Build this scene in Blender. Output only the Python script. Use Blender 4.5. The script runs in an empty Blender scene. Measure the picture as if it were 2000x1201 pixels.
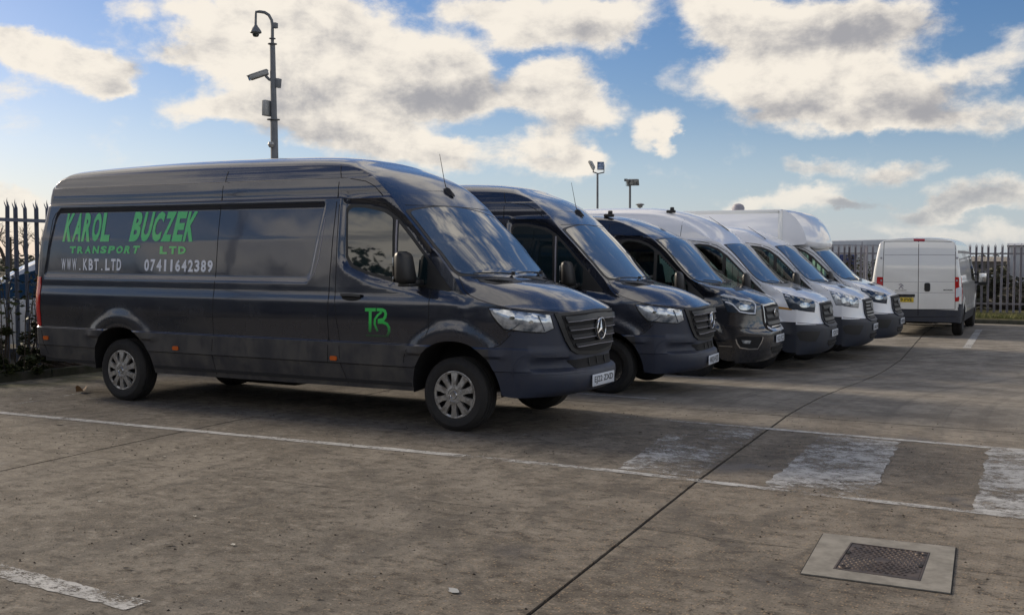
import bpy, bmesh, math, random
import numpy as np
from mathutils import Vector, Matrix, noise
from mathutils.bvhtree import BVHTree
from mathutils.geometry import delaunay_2d_cdt
R = math.radians
random.seed(7)
scene = bpy.context.scene
COL = scene.collection

# ------------------------------------------------------------------ camera
W, H = 2000.0, 1201.0
FPX, PITCH, ROLL, YAW = 2092.0, R(-2.64), R(0.26), R(-27.85)
CAM = Vector((4.080, -8.437, 1.612))
Dv = Vector((math.sin(YAW)*math.cos(PITCH), math.cos(YAW)*math.cos(PITCH), math.sin(PITCH)))
Rv = Vector((math.cos(YAW), -math.sin(YAW), 0)); Uv = Rv.cross(Dv)
Rv, Uv = Rv*math.cos(ROLL)+Uv*math.sin(ROLL), -Rv*math.sin(ROLL)+Uv*math.cos(ROLL)
cd = bpy.data.cameras.new('camera'); cam = bpy.data.objects.new('camera', cd); COL.objects.link(cam)
cd.sensor_width = 36; cd.lens = FPX/W*36; cd.clip_end = 2000; cd.clip_start = .05
M = Matrix((Rv, Uv, -Dv)).transposed().to_4x4(); M.translation = CAM; cam.matrix_world = M
scene.camera = cam
def sight(u, v): return (Dv+Rv*((u-W/2)/FPX)+Uv*((H/2-v)/FPX))   # direction measured on the photograph

# ------------------------------------------------------------------ exposure, sky, sun
scene.render.engine = 'CYCLES'
vs = scene.view_settings; vs.view_transform = 'Standard'; vs.look = 'None'; vs.exposure = 0.2; vs.gamma = 1
vs.use_curve_mapping = False
SUN_AZ_VEC = Vector((-1.0, 0.12, 0)).normalized(); SUN_EL = R(24)
world = bpy.data.worlds.new('World'); scene.world = world; world.use_nodes = True
SKYK = 0.10

class NT:
    """small node-tree helper"""
    def __init__(s, tree): s.t = tree; s.n = tree.nodes; s.l = tree.links
    def node(s, typ, **kw):
        n = s.n.new(typ)
        for k, v in kw.items():
            if k.startswith('_'): continue
            setattr(n, k, v)
        return n
    def set(s, sock, v):
        if hasattr(v, 'is_output') or isinstance(v, bpy.types.NodeSocket): s.l.new(v, sock)
        else: sock.default_value = v
    def math(s, op, a, b=0.0, c=0.0, clamp=False):
        n = s.node('ShaderNodeMath', operation=op, use_clamp=clamp)
        s.set(n.inputs[0], a); s.set(n.inputs[1], b)
        if op in ('MULTIPLY_ADD', 'SMOOTH_MIN', 'SMOOTH_MAX'): s.set(n.inputs[2], c)
        return n.outputs[0]
    def vmath(s, op, a, b=(0, 0, 0), scale=None):
        n = s.node('ShaderNodeVectorMath', operation=op)
        s.set(n.inputs[0], a)
        if scale is not None: s.set(n.inputs['Scale'], scale)
        else: s.set(n.inputs[1], b)
        return n.outputs['Value'] if op in ('LENGTH', 'DOT_PRODUCT', 'DISTANCE') else n.outputs[0]
    def noise(s, vec, scale, detail=4, rough=.55, dist=0, dim='3D'):
        n = s.node('ShaderNodeTexNoise'); n.noise_dimensions = dim
        s.set(n.inputs['Vector'], vec); s.set(n.inputs['Scale'], scale); s.set(n.inputs['Detail'], detail)
        s.set(n.inputs['Roughness'], rough); s.set(n.inputs['Distortion'], dist)
        return n.outputs['Fac']
    def smooth(s, v, a, b, lo=0.0, hi=1.0, lin=False):
        n = s.node('ShaderNodeMapRange'); n.interpolation_type = 'LINEAR' if lin else 'SMOOTHSTEP'
        s.set(n.inputs['Value'], v); s.set(n.inputs['From Min'], a); s.set(n.inputs['From Max'], b)
        s.set(n.inputs['To Min'], lo); s.set(n.inputs['To Max'], hi); return n.outputs['Result']
    def mix(s, f, a, b, mode='MIX'):
        n = s.node('ShaderNodeMix', data_type='RGBA', blend_type=mode)
        s.set(n.inputs[0], f)
        for i, v in ((6, a), (7, b)):
            if isinstance(v, (tuple, list)) and len(v) == 3: v = (*v, 1)
            s.set(n.inputs[i], v)
        return n.outputs[2]
    def comb(s, x, y, z=0.0):
        n = s.node('ShaderNodeCombineXYZ'); s.set(n.inputs[0], x); s.set(n.inputs[1], y); s.set(n.inputs[2], z); return n.outputs[0]
    def sep(s, v):
        n = s.node('ShaderNodeSeparateXYZ'); s.set(n.inputs[0], v); return n.outputs

def build_world():
    t = NT(world.node_tree); t.n.clear()
    out = t.node('ShaderNodeOutputWorld'); bg = t.node('ShaderNodeBackground')
    bg.inputs['Strength'].default_value = SKYK
    t.l.new(bg.outputs[0], out.inputs[0])
    sky = t.node('ShaderNodeTexSky', sky_type='NISHITA'); sky.sun_disc = False
    sky.sun_elevation = SUN_EL; sky.sun_rotation = math.atan2(SUN_AZ_VEC.x, SUN_AZ_VEC.y)
    sky.altitude = 50; sky.air_density = 1.0; sky.dust_density = .6; sky.ozone_density = 2.2
    tc = t.node('ShaderNodeTexCoord'); d = t.vmath('NORMALIZE', tc.outputs['Generated'])
    x, y, z = t.sep(d)
    az = t.math('ARCTAN2', x, y); el = t.math('ARCSINE', z)
    p = t.comb(az, el)                         # azimuth / elevation in radians
    # domain warp so that cloud outlines billow
    wn = t.node('ShaderNodeTexNoise'); t.l.new(t.vmath('MULTIPLY', p, (1, 1.5, 1)), wn.inputs['Vector'])
    wn.inputs['Scale'].default_value = 9; wn.inputs['Detail'].default_value = 6; wn.inputs['Roughness'].default_value = .6
    w = t.vmath('SUBTRACT', wn.outputs['Color'], (.5, .5, .5))
    pw = t.vmath('ADD', p, t.vmath('MULTIPLY', w, (.11, .07, 0)))
    # clouds measured on the photograph: (u, v, radius u, radius v, weight)
    blobs = CLOUDS
    total = None
    for (u, v, ru, rv, wt) in blobs:
        q = sight(u, v).normalized(); a0 = math.atan2(q.x, q.y); e0 = math.asin(q.z)
        e = t.vmath('MULTIPLY', t.vmath('SUBTRACT', pw, (a0, e0, 0)), (FPX/ru, FPX/rv, 0))
        b = t.smooth(t.vmath('LENGTH', e), 1.25, 0.2, 0, wt)
        total = b if total is None else t.math('ADD', total, b)
    shd = None                                   # grey undersides, likewise measured
    for (u, v, ru, rv, wt) in SHADES:
        q = sight(u, v).normalized(); a0 = math.atan2(q.x, q.y); e0 = math.asin(q.z)
        e = t.vmath('MULTIPLY', t.vmath('SUBTRACT', pw, (a0, e0, 0)), (FPX/ru, FPX/rv, 0)); b = t.smooth(t.vmath('LENGTH', e), 1.5, 0.0, 0, wt)
        shd = b if shd is None else t.math('MAXIMUM', shd, b)
    # everywhere else: the same kind of broken cloud
    u0 = sight(-350, 0).normalized(); u1 = sight(2350, 0).normalized()
    a_lo, a_hi = math.atan2(u0.x, u0.y), math.atan2(u1.x, u1.y)
    e_top = math.asin(sight(1000, -160).normalized().z)
    inside = t.math('MULTIPLY', t.math('MULTIPLY', t.smooth(az, a_lo-.1, a_lo+.1), t.smooth(az, a_hi+.1, a_hi-.1)), t.smooth(el, e_top+.08, e_top-.06))
    # planar projection of a cloud deck for the rest of the sky
    zc = t.math('ADD', t.math('MAXIMUM', z, 0.0), .12)
    deck = t.comb(t.math('DIVIDE', x, zc), t.math('DIVIDE', y, zc), 15.4)
    gen = t.noise(deck, .85, 8, .58, .3)
    gen = t.smooth(gen, .43, .60, 0, 1.35)
    fld = t.math('ADD', t.math('MULTIPLY', total, inside), t.math('MULTIPLY', gen, t.math('SUBTRACT', 1.0, inside)))
    fine = t.noise(t.vmath('MULTIPLY', p, (1, 1.5, 1)), 15, 12, .64, .15)
    fld = t.math('ADD', fld, t.math('MULTIPLY', t.math('SUBTRACT', fine, .5), 2.0))
    alpha = t.smooth(fld, .10, .90)
    # light and shade inside the clouds: density compared with the density a little towards the light
    fine2 = t.noise(t.vmath('ADD', t.vmath('MULTIPLY', p, (1, 1.5, 1)), (-.012, .026, 0)), 15, 7, .62, .15)
    rim = t.math('SUBTRACT', fine, fine2)
    thick = t.smooth(fld, .55, 1.55)
    big = t.noise(t.vmath('MULTIPLY', p, (1, 1.6, 1)), 6.5, 3, .5)
    base = t.math('ADD', t.math('MULTIPLY', shd, inside), t.math('MULTIPLY', t.math('MULTIPLY', thick, .6), t.math('SUBTRACT', 1.0, inside)))
    sh = t.math('ADD', t.math('ADD', t.math('MULTIPLY', base, 1.0), t.math('MULTIPLY', thick, .22)), t.math('MULTIPLY', t.math('SUBTRACT', big, .5), .9))
    sh = t.math('SUBTRACT', sh, t.math('MULTIPLY', rim, 2.6))
    sh = t.smooth(sh, -.05, 1.35)
    k = 1/SKYK
    lit = tuple(c*k for c in (.83, .765, .67)); dark = tuple(c*k for c in (.335, .33, .345))
    cc = t.mix(sh, lit, dark)
    # unseen clouds smoothly brightened to the front right and above: added fill light for the vans
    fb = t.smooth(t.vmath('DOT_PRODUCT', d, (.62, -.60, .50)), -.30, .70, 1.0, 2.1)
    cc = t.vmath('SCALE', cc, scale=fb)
    # sky tone: hold the colour of a clear winter sky
    hs = t.node('ShaderNodeHueSaturation'); hs.inputs['Saturation'].default_value = 1.3; hs.inputs['Value'].default_value = SKYV
    t.l.new(sky.outputs[0], hs.inputs['Color'])
    skyc = t.mix(1.0, hs.outputs[0], (1.05, .95, 1.06), 'MULTIPLY')
    lowhaze = t.smooth(el, .16, -.01)
    skyc = t.mix(t.math('MULTIPLY', lowhaze, .45), skyc, tuple(c*k for c in (.50, .65, .84)))
    fade = t.smooth(el, -.02, .10, .45, .97)
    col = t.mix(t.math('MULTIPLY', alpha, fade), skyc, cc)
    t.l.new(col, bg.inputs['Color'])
SKYV = .83
CLOUDS = [
 (50, 85, 80, 38, 1), (120, 110, 95, 48, 1.1), (190, 145, 90, 48, 1.1), (240, 180, 50, 22, .9), (20, 175, 60, 26, .6), (245, 24, 60, 24, .55), (320, 104, 55, 26, .5),
 (440, 60, 120, 75, 1), (430, 130, 100, 58, 1), (560, 40, 150, 85, 1.1), (680, 60, 130, 90, 1.1), (560, 130, 170, 80, 1.1), (720, 140, 170, 85, 1.2), (860, 115, 120, 65, 1.1), (900, 180, 150, 62, 1.1), (700, 215, 180, 62, 1),
 (420, 228, 110, 44, .95), (540, 242, 120, 52, .95), (760, 272, 170, 46, 1), (890, 300, 110, 36, .9), (350, 10, 60, 30, .5),
 (1080, 150, 95, 44, 1), (1110, 210, 135, 50, 1.1), (1060, 292, 100, 50, 1), (1140, 312, 75, 34, .85), (1290, 238, 58, 44, 1), (1325, 272, 26, 32, .9),
 (930, 12, 110, 42, .95), (1060, 28, 135, 62, 1.05), (1185, 40, 105, 55, 1.05), (1000, 76, 80, 34, .7), (1330, 140, 90, 45, .4),
 (1400, 22, 130, 52, .85), (1560, 40, 190, 72, 1.1), (1720, 40, 150, 62, 1.05), (1480, 130, 115, 70, 1.1), (1600, 160, 150, 72, 1.2), (1740, 172, 130, 82, 1.15), (1600, 238, 150, 42, .9), (1750, 244, 110, 36, .8),
 (1930, 140, 75, 38, .6), (1940, 225, 105, 44, .65), (1985, 75, 55, 40, .45),
 (1590, 330, 95, 18, .6), (1755, 342, 100, 22, .6), (1570, 386, 115, 32, 1), (1685, 392, 70, 15, .8), (1440, 392, 60, 17, .7), (1820, 414, 90, 20, .85), (1940, 382, 100, 36, .9), (1890, 400, 60, 18, .7), (1930, 455, 190, 22, .6), (1700, 440, 140, 14, .4), (40, 388, 75, 22, .9), (300, 345, 90, 16, .2)]
SHADES = [(870, 188, 190, 46, 1), (985, 168, 80, 40, .9), (650, 275, 190, 36, .55), (600, 175, 130, 60, .55), (760, 110, 90, 40, .35), (1700, 62, 210, 44, 1), (1790, 205, 120, 62, 1), (1610, 218, 170, 46, .75), (1100, 248, 120, 30, .6), (1130, 72, 130, 26, .75),
 (215, 155, 70, 26, .4), (1430, 62, 90, 40, .5), (1950, 392, 110, 26, .9), (1790, 420, 100, 18, .8), (1690, 395, 80, 16, 1), (1940, 235, 110, 40, .6), (1755, 345, 100, 20, .7), (1590, 332, 90, 16, .6), (820, 300, 140, 26, .4), (1080, 325, 110, 26, .5)]
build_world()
sl = bpy.data.lights.new('sun', 'SUN'); sl.energy = 3.5; sl.angle = R(10); sl.color = (1.0, .86, .68)
so = bpy.data.objects.new('sun', sl); COL.objects.link(so)
sdir = (SUN_AZ_VEC*math.cos(SUN_EL)+Vector((0, 0, math.sin(SUN_EL))))
so.rotation_euler = sdir.to_track_quat('Z', 'Y').to_euler(); so.location = (-20, 10, 20)

# ------------------------------------------------------------------ generic helpers
def sstep(a, b, x):
    t = min(1, max(0, (x-a)/(b-a))) if a != b else float(x > a); return t*t*(3-2*t)
def interp(x, xs, ys): return float(np.interp(x, xs, ys))
def gz(y): return -.22*sstep(3.0, 10.5, y)          # the yard falls slightly away from the viewer

def mesh_obj(name, verts, faces, mat, parent=None, smooth=True, angle=35, loc=None):
    me = bpy.data.meshes.new(name); me.from_pydata([tuple(v) for v in verts], [], [tuple(f) for f in faces])
    me.update()
    if smooth:
        me.shade_smooth()
        try: me.set_sharp_from_angle(angle=R(angle))
        except Exception: pass
    mats = mat if isinstance(mat, (list, tuple)) else [mat]
    for m in mats: me.materials.append(m)
    o = bpy.data.objects.new(name, me); COL.objects.link(o)
    if parent: o.parent = parent
    if loc: o.location = loc
    return o
def bm_obj(name, bm, mat, parent=None, smooth=True, angle=35, loc=None, recalc=True):
    if recalc: bmesh.ops.recalc_face_normals(bm, faces=bm.faces)
    me = bpy.data.meshes.new(name); bm.to_mesh(me); bm.free()
    if smooth:
        me.shade_smooth(); me.set_sharp_from_angle(angle=R(angle))
    for m in (mat if isinstance(mat, (list, tuple)) else [mat]): me.materials.append(m)
    o = bpy.data.objects.new(name, me); COL.objects.link(o)
    if parent: o.parent = parent
    if loc: o.location = loc
    return o
def tag(o, label=None, cat=None, group=None, kind=None):
    if label: o['label'] = label
    if cat: o['category'] = cat
    if group: o['group'] = group
    if kind: o['kind'] = kind
    return o
def empty(name, loc=(0, 0, 0), rz=0.0, label=None, cat=None, group=None):
    o = bpy.data.objects.new(name, None); COL.objects.link(o); o.location = loc; o.rotation_euler = (0, 0, rz)
    o.empty_display_size = .2
    return tag(o, label, cat, group)
def add_box(bm, c, s, rot=None, bevel=0.0):
    r = bmesh.ops.create_cube(bm, size=1); vs_ = r['verts']
    bmesh.ops.scale(bm, vec=s, verts=vs_)
    if bevel > 0:
        es = list({e for v in vs_ for e in v.link_edges})
        rb = bmesh.ops.bevel(bm, geom=es, offset=bevel, segments=2, profile=.5, affect='EDGES')
        vs_ = list({v for f in rb['faces'] for v in f.verts} | {v for v in vs_ if v.is_valid})
    if rot is not None: bmesh.ops.transform(bm, matrix=rot.to_4x4(), verts=vs_)
    bmesh.ops.translate(bm, vec=c, verts=vs_)
    return vs_
def add_tube(bm, pts, rads, seg=8, caps=True):
    pts = [Vector(p) for p in pts]; n = len(pts)
    if not isinstance(rads, (list, tuple)): rads = [rads]*n
    rings = []; ref = Vector((0, 0, 1))
    for i, p in enumerate(pts):
        t = (pts[min(i+1, n-1)]-pts[max(i-1, 0)]).normalized()
        if abs(t.dot(ref)) > .93: ref = Vector((1, 0, 0)) if abs(t.x) < .9 else Vector((0, 1, 0))
        a = t.cross(ref).normalized(); b = t.cross(a)
        rings.append([bm.verts.new(p+(a*math.cos(2*math.pi*k/seg)+b*math.sin(2*math.pi*k/seg))*rads[i]) for k in range(seg)])
        ref = -b if False else ref
    for i in range(n-1):
        for k in range(seg):
            bm.faces.new((rings[i][k], rings[i][(k+1) % seg], rings[i+1][(k+1) % seg], rings[i+1][k]))
    if caps and seg > 2:
        bm.faces.new(rings[0]); bm.faces.new(rings[-1])
def add_lathe(bm, prof, seg=32, axis='Y', c=(0, 0, 0), closed=False):
    """prof: (radius, height) list, revolved about an axis through c"""
    rings = []
    for (r, h) in prof:
        ring = []
        for k in range(seg):
            a = 2*math.pi*k/seg; q = (r*math.cos(a), r*math.sin(a))
            p = {'Y': (q[0], h, q[1]), 'Z': (q[0], q[1], h), 'X': (h, q[0], q[1])}[axis]
            ring.append(bm.verts.new((p[0]+c[0], p[1]+c[1], p[2]+c[2])))
        rings.append(ring)
    m = len(rings)
    for i in range(m if closed else m-1):
        A, B = rings[i], rings[(i+1) % m]
        for k in range(seg): bm.faces.new((A[k], A[(k+1) % seg], B[(k+1) % seg], B[k]))
    return rings

# ------------------------------------------------------------------ materials
MATS = {}
def principled(name, color=(.5, .5, .5), rough=.5, metal=0.0, spec=.5, coat=0.0, coat_rough=.05, **kw):
    m = bpy.data.materials.new(name); m.use_nodes = True; MATS[name] = m
    b = m.node_tree.nodes['Principled BSDF']
    b.inputs['Base Color'].default_value = (*color, 1); b.inputs['Roughness'].default_value = rough
    b.inputs['Metallic'].default_value = metal; b.inputs['Specular IOR Level'].default_value = spec
    b.inputs['Coat Weight'].default_value = coat; b.inputs['Coat Roughness'].default_value = coat_rough
    for k, v in kw.items(): b.inputs[k.replace('_', ' ')].default_value = v
    return m, NT(m.node_tree), b
def bump(t, b, h, strength=.3, dist=.01):
    n = t.node('ShaderNodeBump'); n.inputs['Strength'].default_value = strength; n.inputs['Distance'].default_value = dist
    t.l.new(h, n.inputs['Height']); t.l.new(n.outputs[0], b.inputs['Normal'])

def paint_mat(name, color, metal, dirt_col, dirt=.6, rough=.22, topdust=.35):
    """car paint with road film on the lower sides and dust on upward faces"""
    m, t, b = principled(name, color, rough, metal, .5, coat=1.0, coat_rough=.06)
    b.inputs['Coat IOR'].default_value = 1.6
    tc = t.node('ShaderNodeTexCoord'); P = tc.outputs['Object']; x, y, z = t.sep(P)
    n1 = t.noise(P, 2.3, 6, .6); n2 = t.noise(t.vmath('MULTIPLY', P, (5, 5, 2.5)), 1.6, 7, .65)
    n3 = t.noise(P, 90, 3, .6)
    low = t.smooth(t.math('ADD', z, t.math('MULTIPLY', t.math('SUBTRACT', n1, .5), 1.5)), 1.65, .15)
    low = t.math('MULTIPLY', low, t.smooth(n2, .2, .75, .55, 1.0))
    geo = t.node('ShaderNodeNewGeometry'); nz = t.sep(geo.outputs['Normal'])[2]
    up = t.math('MULTIPLY', t.smooth(nz, .25, .9), t.smooth(n1, .3, .65, .4, 1.0))
    f = t.math('MAXIMUM', t.math('MULTIPLY', low, dirt), t.math('MULTIPLY', up, topdust))
    f = t.math('ADD', f, t.math('MULTIPLY', t.smooth(n3, .55, .8), .05*dirt), clamp=True)
    t.l.new(t.mix(f, color, dirt_col), b.inputs['Base Color'])
    t.l.new(t.smooth(f, 0, .8, metal, 0.0), b.inputs['Metallic'])
    t.l.new(t.smooth(f, 0, .7, rough, .75), b.inputs['Roughness'])
    t.l.new(t.smooth(f, 0, .75, 1.0, .12), b.inputs['Coat Weight'])
    t.l.new(t.math('ADD', t.math('MULTIPLY', f, .35), .05), b.inputs['Coat Roughness'])
    n4 = t.noise(P, 1.7, 2, .5)
    nb = t.node('ShaderNodeBump'); nb.inputs['Strength'].default_value = .12; nb.inputs['Distance'].default_value = .02
    t.l.new(n4, nb.inputs['Height']); t.l.new(nb.outputs[0], b.inputs['Normal']); t.l.new(nb.outputs[0], b.inputs['Coat Normal'])
    return m
def plastic_mat(name, color, rough=.5, dirt_col=(.10, .085, .065), dirt=.4, spec=.5):
    m, t, b = principled(name, color, rough, 0, spec)
    tc = t.node('ShaderNodeTexCoord'); P = tc.outputs['Object']; z = t.sep(P)[2]
    n1 = t.noise(P, 3, 6, .6); n2 = t.noise(P, 160, 2, .5); n3 = t.noise(t.vmath('MULTIPLY', P, (4, 4, 2)), 2, 6, .65)
    f = t.math('MULTIPLY', t.smooth(t.math('MULTIPLY', n1, n3), .12, .42), dirt, clamp=True)
    t.l.new(t.mix(f, color, dirt_col), b.inputs['Base Color']); t.l.new(t.smooth(f, 0, 1, rough, .9), b.inputs['Roughness'])
    bump(t, b, n2, .12, .002); return m

GREY = paint_mat('grey_paint', (.024, .030, .050), .55, (.075, .071, .062), .36, .22, .07)
GREY3 = paint_mat('warm_grey_paint', (.014, .016, .025), .5, (.07, .067, .06), .2, .2, .07)
WHITE = paint_mat('white_paint', (.86, .88, .92), 0, (.33, .31, .28), .16, .28, .04)
WHITE_OLD = paint_mat('dusty_white_paint', (.78, .79, .77), 0, (.36, .34, .30), .25, .35, .15)
CLAD = plastic_mat('grey_cladding', (.030, .032, .040), .40, (.095, .088, .075), .65)
BUMPER = plastic_mat('grey_bumper_plastic', (.025, .033, .058), .48, (.06, .057, .055), .3)
BLACKP = plastic_mat('black_plastic', (.009, .010, .012), .45, (.035, .032, .03), .3)
BLACKP2 = plastic_mat('dark_bumper_plastic', (.018, .024, .040), .5, (.06, .055, .05), .3)
RUBBER = plastic_mat('tyre_rubber', (.010, .010, .011), .8, (.040, .036, .030), .5)
def glass_mat(name, base, rough=.03, dust=.25, dustc=(.30, .29, .25), ior=1.9):
    m, t, b = principled(name, base, rough, 0, .5, coat=.6, coat_rough=.02, IOR=ior)
    tc = t.node('ShaderNodeTexCoord'); P = tc.outputs['Object']
    n1 = t.noise(P, 2.2, 6, .62); n2 = t.noise(t.vmath('MULTIPLY', P, (3, 10, 3)), 4, 4, .5)
    f = t.math('MULTIPLY', t.smooth(t.math('ADD', t.math('MULTIPLY', n1, .7), t.math('MULTIPLY', n2, .3)), .3, .7, .35, 1), dust)
    t.l.new(t.mix(f, base, dustc), b.inputs['Base Color'])
    return m
SIDEGLASS = glass_mat('side_glass', (.004, .013, .018), .02, .03, (.2, .2, .18), 1.7)
SCREEN = glass_mat('windscreen_glass', (.014, .018, .019), .025, .42, (.26, .26, .23), 2.7)
INTERIOR = plastic_mat('cab_interior', (.030, .030, .033), .8)
def tinted():
    m, t, b = principled('tinted_glass', (0, 0, 0)); tr = t.node('ShaderNodeBsdfTransparent'); tr.inputs[0].default_value = (.50, .66, .58, 1)
    gl = t.node('ShaderNodeBsdfGlossy'); gl.inputs['Roughness'].default_value = .01; gl.inputs['Color'].default_value = (1, 1, 1, 1); fr = t.node('ShaderNodeFresnel'); fr.inputs[0].default_value = 1.5
    mx = t.node('ShaderNodeMixShader'); t.l.new(fr.outputs[0], mx.inputs[0]); t.l.new(tr.outputs[0], mx.inputs[1]); t.l.new(gl.outputs[0], mx.inputs[2]); t.l.new(mx.outputs[0], t.n['Material Output'].inputs[0]); return m
TINTED = tinted()
SEAM, _t, _b = principled('seam_black', (.006, .006, .007), .8)
CHROME, _t, _b = principled('chrome', (.55, .56, .58), .18, 1.0)
def cap_mat():
    m, t, b = principled('wheel_cover_silver', (.42, .42, .41), .35, .7)
    tc = t.node('ShaderNodeTexCoord'); P = tc.outputs['Object']
    n = t.noise(P, 14, 6, .65); f = t.smooth(n, .35, .65, .05, .9)
    t.l.new(t.mix(f, (.46, .46, .45), (.13, .11, .085)), b.inputs['Base Color']); t.l.new(t.smooth(f, 0, 1, .8, .1), b.inputs['Metallic'])
    t.l.new(t.smooth(f, 0, 1, .3, .8), b.inputs['Roughness']); return m
CAP = cap_mat()
SLAT, _t, _b = principled('grille_dark', (.030, .033, .040), .35, .3)
HLENS, t_, b_ = principled('headlight_lens', (.42, .46, .50), .12, .45, .5, coat=1.0, coat_rough=.02)
tc_ = t_.node('ShaderNodeTexCoord'); vo = t_.node('ShaderNodeTexNoise'); vo.inputs['Scale'].default_value = 9; vo.inputs['Detail'].default_value = 3
t_.l.new(tc_.outputs['Object'], vo.inputs['Vector']); t_.l.new(t_.mix(t_.smooth(vo.outputs['Fac'], .35, .68), (.62, .66, .70), (.10, .13, .17)), b_.inputs['Base Color'])
HDARK, t_, b_ = principled('headlight_dark', (.04, .06, .09), .1, .3, .5, coat=1.0, coat_rough=.02)
HBULB, _t, _b = principled('headlight_reflector', (.75, .78, .80), .12, 1.0)
DRL, _t, _b = principled('light_strip', (.75, .80, .88), .25, 0, .5)
RED, _t, _b = principled('red_lens', (.45, .010, .012), .15, 0, .5, coat=1.0)
ORANGE, _t, _b = principled('orange_lens', (.50, .10, .012), .3, 0, .5)
PLATEW, _t, _b = principled('plate_white', (.62, .66, .72), .35, 0, .5)
PLATEY, _t, _b = principled('plate_yellow', (.62, .46, .03), .35, 0, .5)
PLATEK, _t, _b = principled('plate_black', (.012, .013, .02), .5)
GREEN, t_, b_ = principled('green_vinyl', (.045, .52, .10), .35, 0, .5, coat=1.0, coat_rough=.05)
VWHITE, _t, _b = principled('white_vinyl', (.70, .73, .80), .4, 0, .5)
FADE, t_, b_ = principled('green_vinyl_fading', (.03, .42, .07), .4, 0, .5)
_z = t_.sep(t_.node('ShaderNodeTexCoord').outputs['Object'])[2]
t_.l.new(t_.mix(t_.smooth(_z, .84, 1.02), (.028, .045, .032), (.035, .52, .085)), b_.inputs['Base Color'])
YSTRIPE, _t, _b = principled('amber_stripe', (.42, .20, .015), .4)
GALV = plastic_mat('galvanised_steel', (.34, .33, .37), .55, (.10, .10, .11), .4)
GALVB = plastic_mat('blue_grey_steel', (.11, .135, .19), .5, (.06, .06, .07), .4)
POLE = plastic_mat('painted_pole', (.135, .15, .17), .5, (.09, .09, .09), .5)
LAMPG, _t, _b = principled('lamp_grey', (.30, .31, .31), .45, .2)

# ------------------------------------------------------------------ van bodies
def hermite(ts, P, t):
    P = np.asarray(P, float); n = len(ts); i = int(np.clip(np.searchsorted(ts, t)-1, 0, n-2))
    h = ts[i+1]-ts[i]; u = (t-ts[i])/h
    d = lambda k: (P[min(k+1, n-1)]-P[max(k-1, 0)])/(ts[min(k+1, n-1)]-ts[max(k-1, 0)])
    m0, m1 = d(i)*h, d(i+1)*h
    return (2*u**3-3*u**2+1)*P[i]+(u**3-2*u**2+u)*m0+(-2*u**3+3*u**2)*P[i+1]+(u**3-u**2)*m1

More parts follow.
